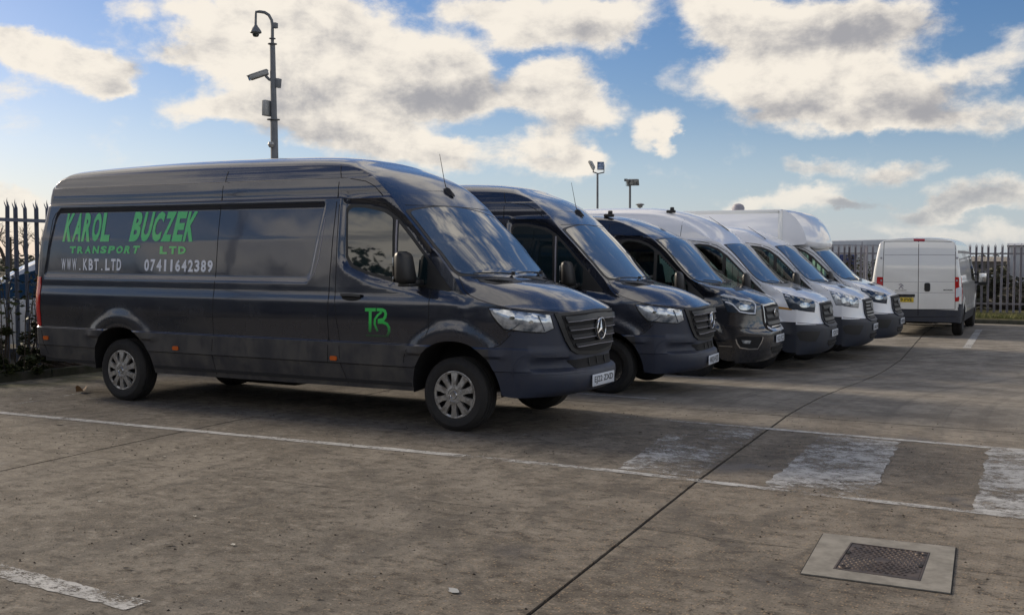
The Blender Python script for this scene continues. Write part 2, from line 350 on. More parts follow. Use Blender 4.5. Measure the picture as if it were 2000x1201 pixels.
class Van:
    """A van body in its own frame: x forward (0 at the nose), y from the near side (0) to the far side (W), z up."""
    def __init__(s, sp, root, origin, rz, pixels=True):
        s.sp = sp; s.root = root; s.W = sp['W']; s.o = Vector(origin); s.rz = rz
        inv = Matrix.Rotation(-rz, 3, 'Z'); s.inv = inv
        s.cam = inv @ (CAM-s.o)
        s.build()
    # --- side surface
    def Y(s, x, z):
        sp = s.sp; Wh = s.W/2
        y = Wh-interp(z, sp['hz'], sp['hw'])
        y += sp['taper']*max(0.0, (x-sp['tx'])/(sp['xc']-sp['tx']))**2
        xr = sp['xr']; rr = sp['rr']
        if x < xr+rr:
            q = (xr+rr-x)/rr; y += rr*(1-math.sqrt(max(0, 1-q*q)))*.85
        if sp.get('bump'): y += sp['bump'](x, z)
        for (ax, hwid, top) in sp['arches']:        # flared lips above the wheels
            d = math.hypot(x-ax, (z-.34))
            if z > .3: y -= .022*sstep(hwid+.20, hwid+.02, d)*sstep(.95, .80, 0.0 if z < .8 else 0) * (1 if z < sp.get('flz', 9) else 0)
        return y
    def shift(s, p):
        k = s.sp['lean']*sstep(1.5, 2.45, p[2])*min(1, max(0, (s.sp['xr']+.8-p[0])/.8))
        return Vector((p[0]+k, p[1], p[2]))
    def row(s, t): return hermite(s.ts, s.rows, t)
    def T(s, t, f):
        """top/nose surface: t along the van, f 0..2 across (1 is the centre line)"""
        far = f > 1; q = 2-f if far else f
        r = s.row(t); Lx, Lz, Cx, Cz, px, qx, pz, qz = r
        if t <= s.tcorner: Lx2 = min(Lx, s.sp['xc'])
        else: Lx2 = s.sp['xc']
        yL = s.Y(Lx2, Lz); y = yL+(s.W/2-yL)*q
        gx = (1-(1-q)**px)**qx if q > 0 else 0; gzz = (1-(1-q)**pz)**qz if q > 0 else 0
        p = [Lx2+(Cx-Lx2)*gx, y, Lz+(Cz-Lz)*gzz]
        if s.sp.get('nose'): p = s.sp['nose'](p, q)
        p = s.shift(p)
        if far: p.y = s.W-p.y
        return p
    def zb(s, x):
        sp = s.sp; z = interp(x, sp['sx'], sp['sz'])
        for (ax, hwid, top) in sp['arches']:
            q = abs(x-ax)/hwid
            if q < 1: z = max(z, sp['base']+(top-sp['base'])*(1-q**2.3)**.5)
        return z
    def build(s):
        sp = s.sp; rows = sp['rows']
        s.rows = np.array(rows, float); n = len(rows); s.ts = np.arange(n, dtype=float); s.tcorner = float(sp['corner'])
        tt = np.linspace(0, s.tcorner, 900); LX = np.maximum.accumulate(np.array([s.row(t)[0] for t in tt])); LX += np.arange(900)*1e-9
        tz = np.linspace(s.tcorner, n-1, 400); LZ = np.minimum.accumulate(np.array([s.row(t)[1] for t in tz]))
        xs = set(np.round(np.arange(sp['xr'], sp['xc'], sp.get('dx', .03)), 4)); xs.add(sp['xc'])
        for (ax, hwid, top) in sp['arches']:
            for k in range(13):
                a = math.pi*k/24
                for sg in (-1, 1): xs.add(round(ax+sg*hwid*math.cos(a)*.999, 4))
        for k in range(8): xs.add(round(sp['xr']+sp['rr']*(1-math.cos(math.pi*k/14)), 4))
        for x in sp.get('xx', []): xs.add(x)
        xs = sorted(x for x in xs if sp['xr'] <= x <= sp['xc'])
        xs = [x for i, x in enumerate(xs) if i == 0 or x-xs[i-1] > .0035]
        if abs(xs[-1]-sp['xc']) > 1e-6: xs[-1] = sp['xc']
        tx = [float(np.interp(x, LX, tt)) for x in xs]; tx[0] = 0.0; tx[-1] = s.tcorner
        levels = sorted([a for a in np.round(np.arange(.3, 2.9, .028), 3) if all(abs(a-b) > .011 for b in sp['lv'])]+sp['lv'])
        V = []; F = []; key = {}; patch = []
        def vid(p):
            k = (round(p[0], 4), round(p[1], 4), round(p[2], 4))
            if k not in key: key[k] = len(V); V.append(Vector(p))
            return key[k]
        def face(ids, tagp):
            u = []
            for i in ids:
                if not u or u[-1] != i: u.append(i)
            if len(u) > 1 and u[0] == u[-1]: u.pop()
            if len(set(u)) >= 3 and len(set(u)) == len(u): F.append(u); patch.append(tagp)
        side = []
        for x, t in zip(xs, tx):
            zt = float(s.row(t)[1]); zb = min(s.zb(x), zt-.01)
            side.append([s.shift((x, s.Y(x, z), z)) for z in [min(max(l, zb), zt) for l in levels]+[zt]])
        for far in (0, 1):
            for i in range(len(side)-1):
                for j in range(len(levels)):
                    q = [side[i][j], side[i+1][j], side[i+1][j+1], side[i][j+1]]
                    if far: q = [Vector((p.x, s.W-p.y, p.z)) for p in q][::-1]
                    face([vid(p) for p in q], 'S')
        # top and nose
        us = [(k/22)**1.75 for k in range(23)]; fs = us+[2-u for u in us[-2::-1]]
        zt = s.row(s.tcorner)[1]; zlow = interp(sp['xc'], sp['sx'], sp['sz'])
        zs = [l for l in levels if zlow < l < zt-.002][::-1]+[zlow]
        tv = [s.tcorner+0.0]+[float(np.interp(-z, -LZ, tz)) for z in zs]
        allt = tx+tv[1:]
        grid = []
        for k, t in enumerate(allt):
            r = []
            for f in fs:
                p = s.T(t, f)
                if f in (0, 2) and k >= len(tx):    # exact match with the last side column
                    z = zs[k-len(tx)]; p = s.shift((sp['xc'], s.Y(sp['xc'], z), z))
                    if f == 2: p.y = s.W-p.y
                elif f in (0, 2):
                    p = side[k][-1].copy()
                    if f == 2: p.y = s.W-p.y
                r.append(p)
            grid.append(r)
        s.allt = allt; s.grid = grid; s.fs = fs
        for i in range(len(grid)-1):
            for j in range(len(fs)-1):
                face([vid(p) for p in (grid[i][j], grid[i+1][j], grid[i+1][j+1], grid[i][j+1])], 'T' if i < len(tx)-1 else 'N')
        # rear face
        lv = [l for l in levels]; zr = sp['rearz']
        for j in range(len(fs)-1):
            for k in range(24):
                q = []
                for (f, kk) in ((j, k), (j+1, k), (j+1, k+1), (j, k+1)):
                    top = grid[0][f]; z = zr+(top.z-zr)*kk/24
                    ff = fs[f]; far = ff > 1; qq = 2-ff if far else ff
                    yl = s.Y(sp['xr'], z); y = yl+(s.W/2-yl)*qq
                    p = s.shift((sp['xr'], y, z)); 
                    if far: p.y = s.W-p.y
                    if kk == 24: p = top
                    q.append(p)
                face([vid(p) for p in q][::-1], 'R')
        s.V, s.F = V, F
        s.bvh = BVHTree.FromPolygons(V, F)
        parts = {}
        for f, pt in zip(F, patch):
            c = sum((V[i] for i in f), Vector())/len(f)
            if pt == 'S' and any(in_poly(c.x, c.z, h_) for h_ in sp.get('holes', [])): continue
            parts.setdefault(sp['split'](c, pt), []).append(f)
        for name, fl in parts.items():
            used = sorted({i for f in fl for i in f}); mp = {i: k for k, i in enumerate(used)}
            bm = bmesh.new(); bv = [bm.verts.new(V[i]) for i in used]
            for f in fl:
                try: bm.faces.new([bv[mp[i]] for i in f])
                except ValueError: pass
            bm_obj(name, bm, sp['mats'][name], s.root, angle=32)
    # --- casting
    def cast(s, o, d):
        p, n, i, dist = s.bvh.ray_cast(Vector(o), Vector(d).normalized())
        if p is None: return None
        if n.dot(Vector(d)) > 0: n = -n
        return p, n
    def px(s, u, v): return s.cast(s.cam, s.inv @ sight(u, v))
    def side(s, x, z): return s.cast((x, -1, z), (0, 1, 0))
    def front(s, y, z): return s.cast((1.5, y, z), (-1, 0, 0))
    def rear(s, y, z): return s.cast((s.sp['xr']-2, y, z), (1, 0, 0))
    def top(s, x, y): return s.cast((x, y, 5), (0, 0, -1))
    def surf(s, mode): return {'px': s.px, 'side': s.side, 'front': s.front, 'rear': s.rear, 'top': s.top}[mode]
    def mirror_y(s, vs_): return [Vector((p.x, s.W-p.y, p.z)) for p in vs_]
    # --- conforming pieces
    def patch(s, name, poly, mode, mat, h=.06, off=.004, thick=.006, far=False, parent=None, both=False, rad=0, segs=5, dome=0.0, holes=()):
        if rad: poly = round_poly(poly, rad, segs)
        fn = s.surf(mode)
        v2, ed = [], []
        dense = []
        for i in range(len(poly)):
            a, b = Vector(poly[i]), Vector(poly[(i+1) % len(poly)]); L = (b-a).length; k = max(1, int(L/h))
            for q in range(k): dense.append(a.lerp(b, q/k))
        nb = len(dense); v2 = [Vector(p) for p in dense]; ed = [(i, (i+1) % nb) for i in range(nb)]
        for q_ in holes:
            b0 = len(v2); q2_ = []
            for a, b in zip(q_, list(q_[1:])+[q_[0]]):
                a, b = Vector(a), Vector(b); k = max(1, int((b-a).length/h)); q2_ += [a.lerp(b, w/k) for w in range(k)]
            v2 += q2_; ed += [(b0+i, b0+(i+1) % len(q2_)) for i in range(len(q2_))]
        xs = [p.x for p in dense]; ys = [p.y for p in dense]
        gx = min(xs)+h/2
        while gx < max(xs):
            gy = min(ys)+h/2
            while gy < max(ys):
                if in_poly(gx, gy, dense) and min((Vector((gx, gy))-p).length for p in dense) > h*.45: v2.append(Vector((gx, gy)))
                gy += h
            gx += h
        ov, oe, of, iv, ie, fi = delaunay_2d_cdt(v2, ed, [list(range(nb))], 1, 1e-5)
        P = []; ok = []
        for p in ov:
            r = fn(p.x, p.y)
            if r is None: P.append(None); continue
            q, n = r; d = off
            if dome:
                dd = min((p-e).length for e in dense); d += dome*min(1, dd/(3*h))**.6
            P.append(q+n*d); ok.append(n)
        idx = {}; V = []; N = []
        j = 0
        for i, p in enumerate(P):
            if p is not None: idx[i] = len(V); V.append(p); N.append(ok[j]); j += 1
        F = [[idx[i] for i in f] for f in of if all(i in idx for i in f) and not any(in_poly(sum(ov[i].x for i in f)/len(f), sum(ov[i].y for i in f)/len(f), q_) for q_ in holes)]
        if not F: return None
        bm = bmesh.new(); bv = [bm.verts.new(p) for p in V]; bm.verts.ensure_lookup_table()
        for f in F:
            try: bm.faces.new([bv[i] for i in f])
            except ValueError: pass
        if thick:
            nm = {bv[i]: N[i] for i in range(len(bv))}
            be = [e for e in bm.edges if len(e.link_faces) == 1]; mp = {}
            for e in be:
                for v in e.verts:
                    if v not in mp: mp[v] = bm.verts.new(v.co-nm[v]*(thick+off))
            for e in be:
                a, b = e.verts; bm.faces.new((a, b, mp[b], mp[a]))
        bmesh.ops.delete(bm, geom=[v for v in bm.verts if not v.link_faces], context='VERTS')
        return s.emit(name, bm, mat, parent, far, both)
    def emit(s, name, bm, mat, parent=None, far=False, both=False, angle=40):
        par = parent or s.root
        bmesh.ops.recalc_face_normals(bm, faces=bm.faces)
        if both or far:
            bm2 = bm.copy()
            for v in bm2.verts: v.co.y = s.W-v.co.y
            bmesh.ops.reverse_faces(bm2, faces=bm2.faces)
            if far: bm.free(); return bm_obj(name, bm2, mat, par, angle=angle, recalc=False)
            o = bm_obj(name, bm, mat, par, angle=angle, recalc=False)
            bm_obj(name, bm2, mat, par, angle=angle, recalc=False)
            return o
        return bm_obj(name, bm, mat, par, angle=angle, recalc=False)
    def strip(s, bm, line, mode, width, off=.0015, h=.05, height=.0, closed=False, dens=None):
        """a narrow band that follows the body along a measured line"""
        fn = s.surf(mode); pts = []
        L = [Vector(p) for p in line]+([Vector(line[0])] if closed else [])
        for a, b in zip(L, L[1:]):
            k = max(1, int((b-a).length/h))
            for q in range(k): pts.append(a.lerp(b, q/k))
        pts.append(L[-1])
        P = [fn(p.x, p.y) for p in pts]; P = [p for p in P if p]
        if len(P) < 2: return
        rows_ = []
        for i, (p, n) in enumerate(P):
            t = P[min(i+1, len(P)-1)][0]-P[max(i-1, 0)][0]
            if t.length < 1e-6: continue
            w = n.cross(t.normalized()).normalized()*width/2
            rows_.append([bm.verts.new(p+w-n*.002), bm.verts.new(p+w*.8+n*(off+height)), bm.verts.new(p-w*.8+n*(off+height)), bm.verts.new(p-w-n*.002)])
        for a, b in zip(rows_, rows_[1:]):
            for k in range(3): bm.faces.new((a[k], a[k+1], b[k+1], b[k]))
    def lines(s, name, specs, mat, both=False, parent=None):
        bm = bmesh.new()
        for sp_ in specs:
            line, mode, width = sp_[:3]; kw = sp_[3] if len(sp_) > 3 else {}
            s.strip(bm, line, mode, width, **kw)
        return s.emit(name, bm, mat, parent, False, both)
    def tsurf(s, name, poly, mat, off=.004, h=(.12, .06), thick=.008, parent=None):
        """patch on the top/nose surface given in (t, f) coordinates"""
        save = s.surf
        def fn(t, f):
            p = s.T(t, f); a = s.T(t+.01, f)-p; b = s.T(t, min(1.999, f+.01))-p
            n = a.cross(b).normalized()
            if n.z < 0 and n.x < .2: n = -n
            return p, n
        s.surf = lambda m: fn
        o = s.patch(name, poly, 'x', mat, h=h[0], off=off, thick=thick, parent=parent)
        s.surf = save
        return o

def in_poly(x, y, poly):
    c = False; n = len(poly); j = n-1
    for i in range(n):
        a, b = poly[i], poly[j]
        if (a[1] > y) != (b[1] > y) and x < (b[0]-a[0])*(y-a[1])/(b[1]-a[1])+a[0]: c = not c
        j = i
    return c
def round_poly(poly, rad, segs=5):
    out = []; n = len(poly)
    for i in range(n):
        r = rad[i] if isinstance(rad, (list, tuple)) else rad
        p, a, b = Vector(poly[i]), Vector(poly[i-1]), Vector(poly[(i+1) % n])
        r2 = min(r, (a-p).length*.48, (b-p).length*.48)
        if r2 < 1e-4: out.append(tuple(p)); continue
        A = p+(a-p).normalized()*r2; B = p+(b-p).normalized()*r2
        for k in range(segs+1):
            t = k/segs; q = A*(1-t)**2+p*2*t*(1-t)+B*t*t; out.append((q.x, q.y))
    return out

def text_mesh(body, bold=.0, shear=0.0):
    cu = bpy.data.curves.new('lettering', 'FONT'); cu.body = body; cu.size = 1; cu.offset = bold; cu.shear = shear
    cu.resolution_u = 3; cu.fill_mode = 'FRONT'; o = bpy.data.objects.new('lettering', cu); COL.objects.link(o)
    dg = bpy.context.evaluated_depsgraph_get(); me = bpy.data.meshes.new_from_object(o.evaluated_get(dg))
    V = [(v.co.x, v.co.y) for v in me.vertices]; F = [list(p.vertices) for p in me.polygons]
    bpy.data.objects.remove(o); bpy.data.meshes.remove(me); bpy.data.curves.remove(cu)
    return V, F
def lettering(name, body, quad, fn, mat, parent, off=.003, bold=.02, shear=0, mono=False, fill=.84):
    """flat letters laid on a surface: quad = tl, tr, br, bl in the coordinates of fn"""
    if mono:                         # every character in a cell of its own, as on the van
        V, F = [], []
        for i, ch in enumerate(body):
            if ch == ' ': continue
            v_, f_ = text_mesh(ch, bold, 0); a, b = min(q[0] for q in v_), max(q[0] for q in v_); c, d = min(q[1] for q in v_), max(q[1] for q in v_)
            wd = {'1': .34, 'I': .3, '.': .26}.get(ch, fill); hh = .16 if ch == '.' else 1.0; k = len(V)
            for (x, y) in v_:
                yy = (y-c)/(d-c)*hh
                V.append((i+(1-wd)/2+(x-a)/(b-a)*wd+shear*yy, yy))
            F += [[k+j for j in f] for f in f_]
    else: V, F = text_mesh(body, bold, shear)
    x0, x1 = min(v[0] for v in V), max(v[0] for v in V); y0, y1 = min(v[1] for v in V), max(v[1] for v in V)
    tl, tr, br, bl = [Vector(q) for q in quad]
    bm = bmesh.new(); vv = []
    for (x, y) in V:
        a = (x-x0)/(x1-x0); b = (y-y0)/(y1-y0)
        q = (bl.lerp(br, a)).lerp(tl.lerp(tr, a), b); r = fn(q.x, q.y)
        if r is None: bm.free(); return None
        vv.append(bm.verts.new(r[0]+r[1]*off))
    for f in F:
        try: bm.faces.new([vv[i] for i in f])
        except ValueError: pass
    return bm_obj(name, bm, mat, parent, smooth=False, recalc=False)

# wheels ------------------------------------------------------------
def wheel_mesh_tyre(r=.345, w=.225, rim=.225):
    bm = bmesh.new()
    prof = [(rim-.01, w*.5-.02), (rim, w*.5-.004), (rim+.02, w*.5+.006), (rim+.07, w*.5+.008), (r-.035, w*.5-.004), (r-.012, w*.5-.018), (r-.002, w*.5-.04)]
    grooves = [(r, w*.36), (r-.008, w*.35), (r-.008, w*.31), (r, w*.30), (r, w*.13), (r-.008, w*.12), (r-.008, w*.08), (r, w*.07)]
    full = [(a, -b) for a, b in prof]+[(a, -b) for a, b in grooves]+[(a, b) for a, b in grooves[::-1]]+[(a, b) for a, b in prof[::-1]]
    add_lathe(bm, full, 48, 'Y'); return bm
def make_wheel(van, x, far, z=0.0, style='cap', parent=None, r=.345, y=.15, rz=0.0):
    """near side wheel faces -y"""
    cy = y if not far else van.W-y; sg = -1 if not far else 1
    w = empty('wheel', (x, cy, r+z), rz); w.parent = parent or van.root
    bm_obj('tyre', wheel_mesh_tyre(r), RUBBER, w)
    bm = bmesh.new()                     # steel rim behind the cover
    add_lathe(bm, [(.0, sg*.05), (.10, sg*.05), (.17, sg*.035), (.205, sg*.03), (.215, sg*.095), (.226, sg*.108), (.226, sg*.08)], 40, 'Y')
    bm_obj('rim', bm, SEAM if style == 'cap' else BLACKP, w)
    if style == 'cap':
        bm = bmesh.new(); f = sg
        add_lathe(bm, [(.198, f*.104), (.214, f*.112), (.222, f*.108), (.222, f*.09), (.198, f*.09)], 40, 'Y', closed=True)
        add_lathe(bm, [(0, f*.128), (.035, f*.128), (.04, f*.122), (.055, f*.122), (.062, f*.128), (.085, f*.124), (.095, f*.112), (.095, f*.09)], 40, 'Y')
        for k in range(10):
            a = 2*math.pi*(k+.5)/10; ca, sa = math.cos(a), math.sin(a)
            pts = []
            for (rr, hw_) in ((.085, .026), (.14, .024), (.205, .036)):
                for sg2 in (-1, 1):
                    for d in (.122 if rr < .1 else .118 if rr < .2 else .112, .085):
                        pts.append((rr*ca-sg2*hw_*sa, f*d, rr*sa+sg2*hw_*ca))
            vv = [bm.verts.new(p) for p in pts]
            for a_ in (0, 4):
                lo0, lo1, hi0, hi1 = vv[a_], vv[a_+1], vv[a_+2], vv[a_+3]; n0, n1, m0, m1 = vv[a_+4], vv[a_+5], vv[a_+6], vv[a_+7]
                bm.faces.new((lo0, hi0, m0, n0)); bm.faces.new((lo0, n0, n1, lo1)); bm.faces.new((hi0, hi1, m1, m0))
        for k in range(5):                # wheel bolts seen in the cover
            a = 2*math.pi*k/5+.3
            add_lathe(bm, [(0, f*.132), (.013, f*.132), (.016, f*.122)], 10, 'Y', (.07*math.cos(a), 0, .07*math.sin(a)))
        cap = bm_obj('wheel_cover', bm, CAP, w, angle=30)
        bm = bmesh.new()
        for k in range(3):
            a = math.pi/2+2*math.pi*k/3; n = (-math.sin(a), math.cos(a))
            q = [(.030*math.cos(a), .030*math.sin(a)), (n[0]*.006, n[1]*.006), (-n[0]*.006, -n[1]*.006)]
            bm.faces.new([bm.verts.new((p[0], f*.1305, p[1])) for p in q])
        add_lathe(bm, [(.030, f*.1295), (.033, f*.133), (.036, f*.1295)], 24, 'Y')
        bm_obj('cover_badge', bm, CHROME, w)
    else:
        bm = bmesh.new(); add_lathe(bm, [(0, sg*.10), (.06, sg*.10), (.075, sg*.075), (.13, sg*.07), (.19, sg*.085), (.215, sg*.105)], 32, 'Y')
        for k in range(5):
            a = 2*math.pi*k/5; add_lathe(bm, [(0, sg*.095), (.014, sg*.095), (.014, sg*.07)], 8, 'Y', (.095*math.cos(a), 0, .095*math.sin(a)))
        bm_obj('wheel_disc', bm, LAMPG if style == 'steel' else BLACKP, w)
    return w
def underbody(van):
    sp = van.sp; W_ = van.W; bm = bmesh.new()
    x0, x1 = sp['xr']+.12, sp['xc']-.02; xs = [x0]
    add_box(bm, ((x0+x1)/2, W_/2, .43), (x1-x0, W_-.92, .10))
    add_box(bm, (sp['arches'][0][0]*.5+sp['arches'][1][0]*.5, W_/2, .36), (2.4, .9, .16), bevel=.03)
    xm = (sp['arches'][0][0]+sp['arches'][1][0])/2
    add_box(bm, (xm+.9, W_-.55, .33), (1.1, .5, .24), bevel=.04); add_box(bm, (xm-.7, W_/2-.2, .31), (1.0, .34, .18), bevel=.06); add_tube(bm, [(xm+1.2, .7, .30), (xm-1.6, .75, .30), (x0+.3, .7, .33)], .035, 8)
    add_lathe(bm, [(0, -.1), (.32, -.1), (.34, 0), (.32, .1), (0, .1)], 20, 'Z', (x0+.75, W_/2, .38))
    segs = [(x0, sp['arches'][1][0]-.47), (sp['arches'][1][0]+.47, sp['arches'][0][0]-.47), (sp['arches'][0][0]+.47, x1)]
    for a, b in segs:
        if b-a > .03:
            for yy in ((.25, W_-.25) if b < x1 else (.40, W_-.40)): add_box(bm, ((a+b)/2, yy, .44), (b-a, .40, .09))
    for (ax, hw_, top) in sp['arches']:
        add_tube(bm, [(ax, .2, .33), (ax, W_-.2, .33)], .05, 8)
    bm_obj('underbody', bm, SEAM, van.root)
    for (ax, hw_, top) in sp['arches']:
        for far in (0, 1):
            bm = bmesh.new(); N = 20; prev = None; ys = []
            for k in range(N+1):
                a = math.pi*k/N; x = ax-hw_*math.cos(a)*.995; z = van.zb(x) if 0 < k < N else sp['base']-.0
                y0 = van.Y(x, max(z, sp['base']+.02))
                col = [(x, y0, z), (x, y0+.028, z-.004 if z > .4 else z), (ax+(x-ax)*1.02, .47, z+.03), (ax+(x-ax)*1.02, .47, sp['base']+.02)]
                if far: col = [(p[0], W_-p[1], p[2]) for p in col]
                col = [bm.verts.new(p) for p in col]
                if prev:
                    for q in range(3): bm.faces.new((prev[q], col[q], col[q+1], prev[q+1]))
                prev = col
            bm_obj('wheel_arch_liner', bm, SEAM if True else BLACKP, van.root)
def plate(van, name, body, y, z, mat, w=.52, h=.111, x=None, tilt=0.0, rear=False, bold=.015):
    """number plate: rounded slab with characters; faces +x (or -x at the rear)"""
    r = (van.rear if rear else van.front)(y, z); xx = r[0].x if x is None else x; sg = -1 if rear else 1
    bm = bmesh.new(); add_box(bm, (xx+sg*.012, y, z), (.010, w, h), bevel=.004)
    o = bm_obj(name, bm, mat, van.root)
    xf = xx+sg*.0185
    fn = lambda a, b: (Vector((xf, a, b)), Vector((sg, 0, 0)))
    a0, a1 = (y-w*.43, y+w*.43); 
    if rear: a0, a1 = a1, a0
    # reading direction: seen from the front of the van +y is to the right of the viewer
    t = lettering('plate_characters', body, [(a0, z+h*.34), (a1, z+h*.34), (a1, z-h*.34), (a0, z-h*.34)], fn, PLATEK, o, off=0, bold=bold)
    return o

# ------------------------------------------------------------------ long panel van (vans one and two)
def panel_dist(x, z, poly):
    """signed distance to a polygon edge, positive inside"""
    d = 1e9; n = len(poly)
    for i in range(n):
        ax, az = poly[i]; bx, bz = poly[(i+1) % n]
        ex, ez = bx-ax, bz-az; t = max(0, min(1, ((x-ax)*ex+(z-az)*ez)/(ex*ex+ez*ez)))
        d = min(d, math.hypot(x-ax-ex*t, z-az-ez*t))
    return d if in_poly(x, z, poly) else -d
PANEL = round_poly([(-6.53, 1.385), (-6.50, 1.60), (-6.45, 2.145), (-2.505, 2.145), (-2.66, 1.375)], [.0, .1, .12, .05, .10], 5)
def spr_bump(x, z):
    y = 0.0
    if -6.7 < x < -2.3 and 1.2 < z < 2.3:
        y += .012*sstep(-.002, .018, panel_dist(x, z, PANEL))
    y += .014*sstep(2.185, 2.205, z)-.012*sstep(2.215, 2.30, z)
    y += .022*sstep(2.385, 2.40, z)-.010*sstep(2.41, 2.46, z)
    y -= .011*sstep(1.27, 1.17, z)*sstep(.80, 1.1, z)          # belt swage
    y -= .014*sstep(.80, .785, z)                               # cladding stands proud
    y += .012*sstep(.585, .575, z)+.03*max(0, .575-z)/.24
    if x > -2.34:                                                # shoulder below the door window
        wl = interp(x, [-2.34, -2.24, -2.0, -1.66, -1.26, -1.0, -.8], [1.66, 1.57, 1.46, 1.385, 1.32, 1.28, 1.2])
        top = interp(x, [-2.34, -2.24, -2.0, -1.8, -1.5, -1.26], [2.13, 2.13, 2.11, 2.06, 1.87, 1.62])
        k = sstep(wl-.075, wl+.0, z)*sstep(-2.34, -2.25, x)*sstep(top+.09, top+.02, z)
        y += .028*k*sstep(-.78, -1.05, x)
    for ax in (-1.004, -5.29):                                   # pressed arch over each wheel
        d = math.hypot(x-ax, (z-.36)*1.0)
        if z > .70: y -= .025*sstep(.69, .555, d)*sstep(.44, .5, d)
    return y
SPR = dict(W=2.02, xr=-6.68, xc=-.42, rr=.07, lean=.13, base=.34, taper=.075, tx=-1.15, rearz=.42,
    hz=[.25, .5, .75, 1.0, 1.3, 1.8, 2.2, 2.4, 2.5, 2.6], hw=[.955, .985, 1.0, 1.01, .995, .957, .91, .868, .815, .72],
    arches=[(-1.004, .46, .845), (-5.29, .46, .83)], flz=0,
    sx=[-6.7, -6.66, -5.74, -5.3, -4.8, -1.46, -.6, -.42], sz=[.50, .46, .345, .34, .34, .35, .36, .34],
    bump=spr_bump, lv=[.575, .585, .785, .80, 1.17, 1.375, 1.40, 2.115, 2.145, 2.185, 2.205, 2.385, 2.4], dx=.035,
    xx=[-6.57+.012*k for k in range(16)]+[-2.76+.011*k for k in range(28)]+[-2.36+.012*k for k in range(10)],
    corner=19,
    rows=[ # Lx, Lz, Cx, Cz, px, qx, pz, qz
    (-6.68, 2.26, -6.68, 2.30, 2, 1, 2.6, .6), (-6.64, 2.40, -6.62, 2.52, 2, 1, 2.6, .55), (-6.52, 2.47, -6.50, 2.61, 2, 1, 2.6, .5), (-6.2, 2.49, -6.2, 2.65, 2, 1, 2.6, .5),
    (-4.6, 2.50, -4.6, 2.69, 2, 1, 2.6, .5), (-3.1, 2.50, -3.1, 2.675, 2, 1, 2.6, .5), (-2.45, 2.505, -2.5, 2.635, 2, 1, 2.6, .55), (-2.22, 2.49, -2.27, 2.565, 2, 1, 2.3, .7),
    (-2.0, 2.40, -2.03, 2.46, 2, 1, 2, .8), (-1.76, 2.21, -1.80, 2.30, 2, 1, 2, .9), (-1.60, 2.045, -1.60, 2.13, 2, 1, 2, 1), (-1.33, 1.78, -1.33, 1.87, 2, 1, 2, 1),
    (-1.10, 1.53, -1.05, 1.59, 2, 1, 2.2, 1), (-1.02, 1.44, -.87, 1.43, 2.2, 1, 2.4, 1), (-.96, 1.35, -.70, 1.395, 2.4, 1, 2.6, 1), (-.90, 1.285, -.52, 1.355, 2.6, 1, 2.6, 1),
    (-.78, 1.24, -.35, 1.30, 2.6, 1, 2.6, 1), (-.60, 1.19, -.19, 1.225, 2.8, .95, 2.6, 1), (-.50, 1.172, -.08, 1.155, 3.0, .9, 2.4, 1), (-.42, 1.15, -.025, 1.11, 3.0, .85, 2, 1),
    (-.42, 1.08, .0, 1.05, 3.0, .85, 2, 1), (-.42, .97, .0, .95, 3.0, .85, 2, 1), (-.42, .86, .0, .84, 3, .85, 2, 1), (-.42, .76, .0, .74, 3, .85, 2, 1), (-.42, .68, .0, .66, 3, .85, 2, 1),
    (-.42, .60, .012, .595, 3, .85, 2, 1), (-.42, .565, .06, .565, 3, .85, 2, 1), (-.42, .50, .075, .50, 3, .85, 2, 1), (-.42, .44, .06, .43, 3, .85, 2, 1), (-.42, .38, .02, .375, 3, .85, 2, 1), (-.42, .34, -.06, .345, 3, .85, 2, 1)])
def spr_nose(p, q):
    # pockets either side of the intake, above the protruding lip
    x, y, z = p
    if z < .72 and x > -.5:
        w = sstep(.08, .16, q)*sstep(.56, .44, q)
        dz = sstep(.575, .60, z)*sstep(.705, .67, z)
        p = [x-.055*w*dz, y, z]
    return p
SPR['nose'] = spr_nose
def spr_split(c, pt):
    if pt == 'R': return 'rear_doors' if c.z > .62 else 'rear_bumper'
    if pt == 'N': return 'front_bumper'
    if pt == 'S' and c.x > -.62:
        seam = interp(c.x, [-.62, -.53, -.42], [.80, .83, .95])
        if c.z < seam: return 'front_bumper'
    if pt == 'S' and c.z < .7925: return 'side_cladding'
    return 'body'
SPR['split'] = spr_split
SPR['mats'] = dict(body=GREY, rear_doors=GREY, rear_bumper=CLAD, front_bumper=BUMPER, side_cladding=CLAD)

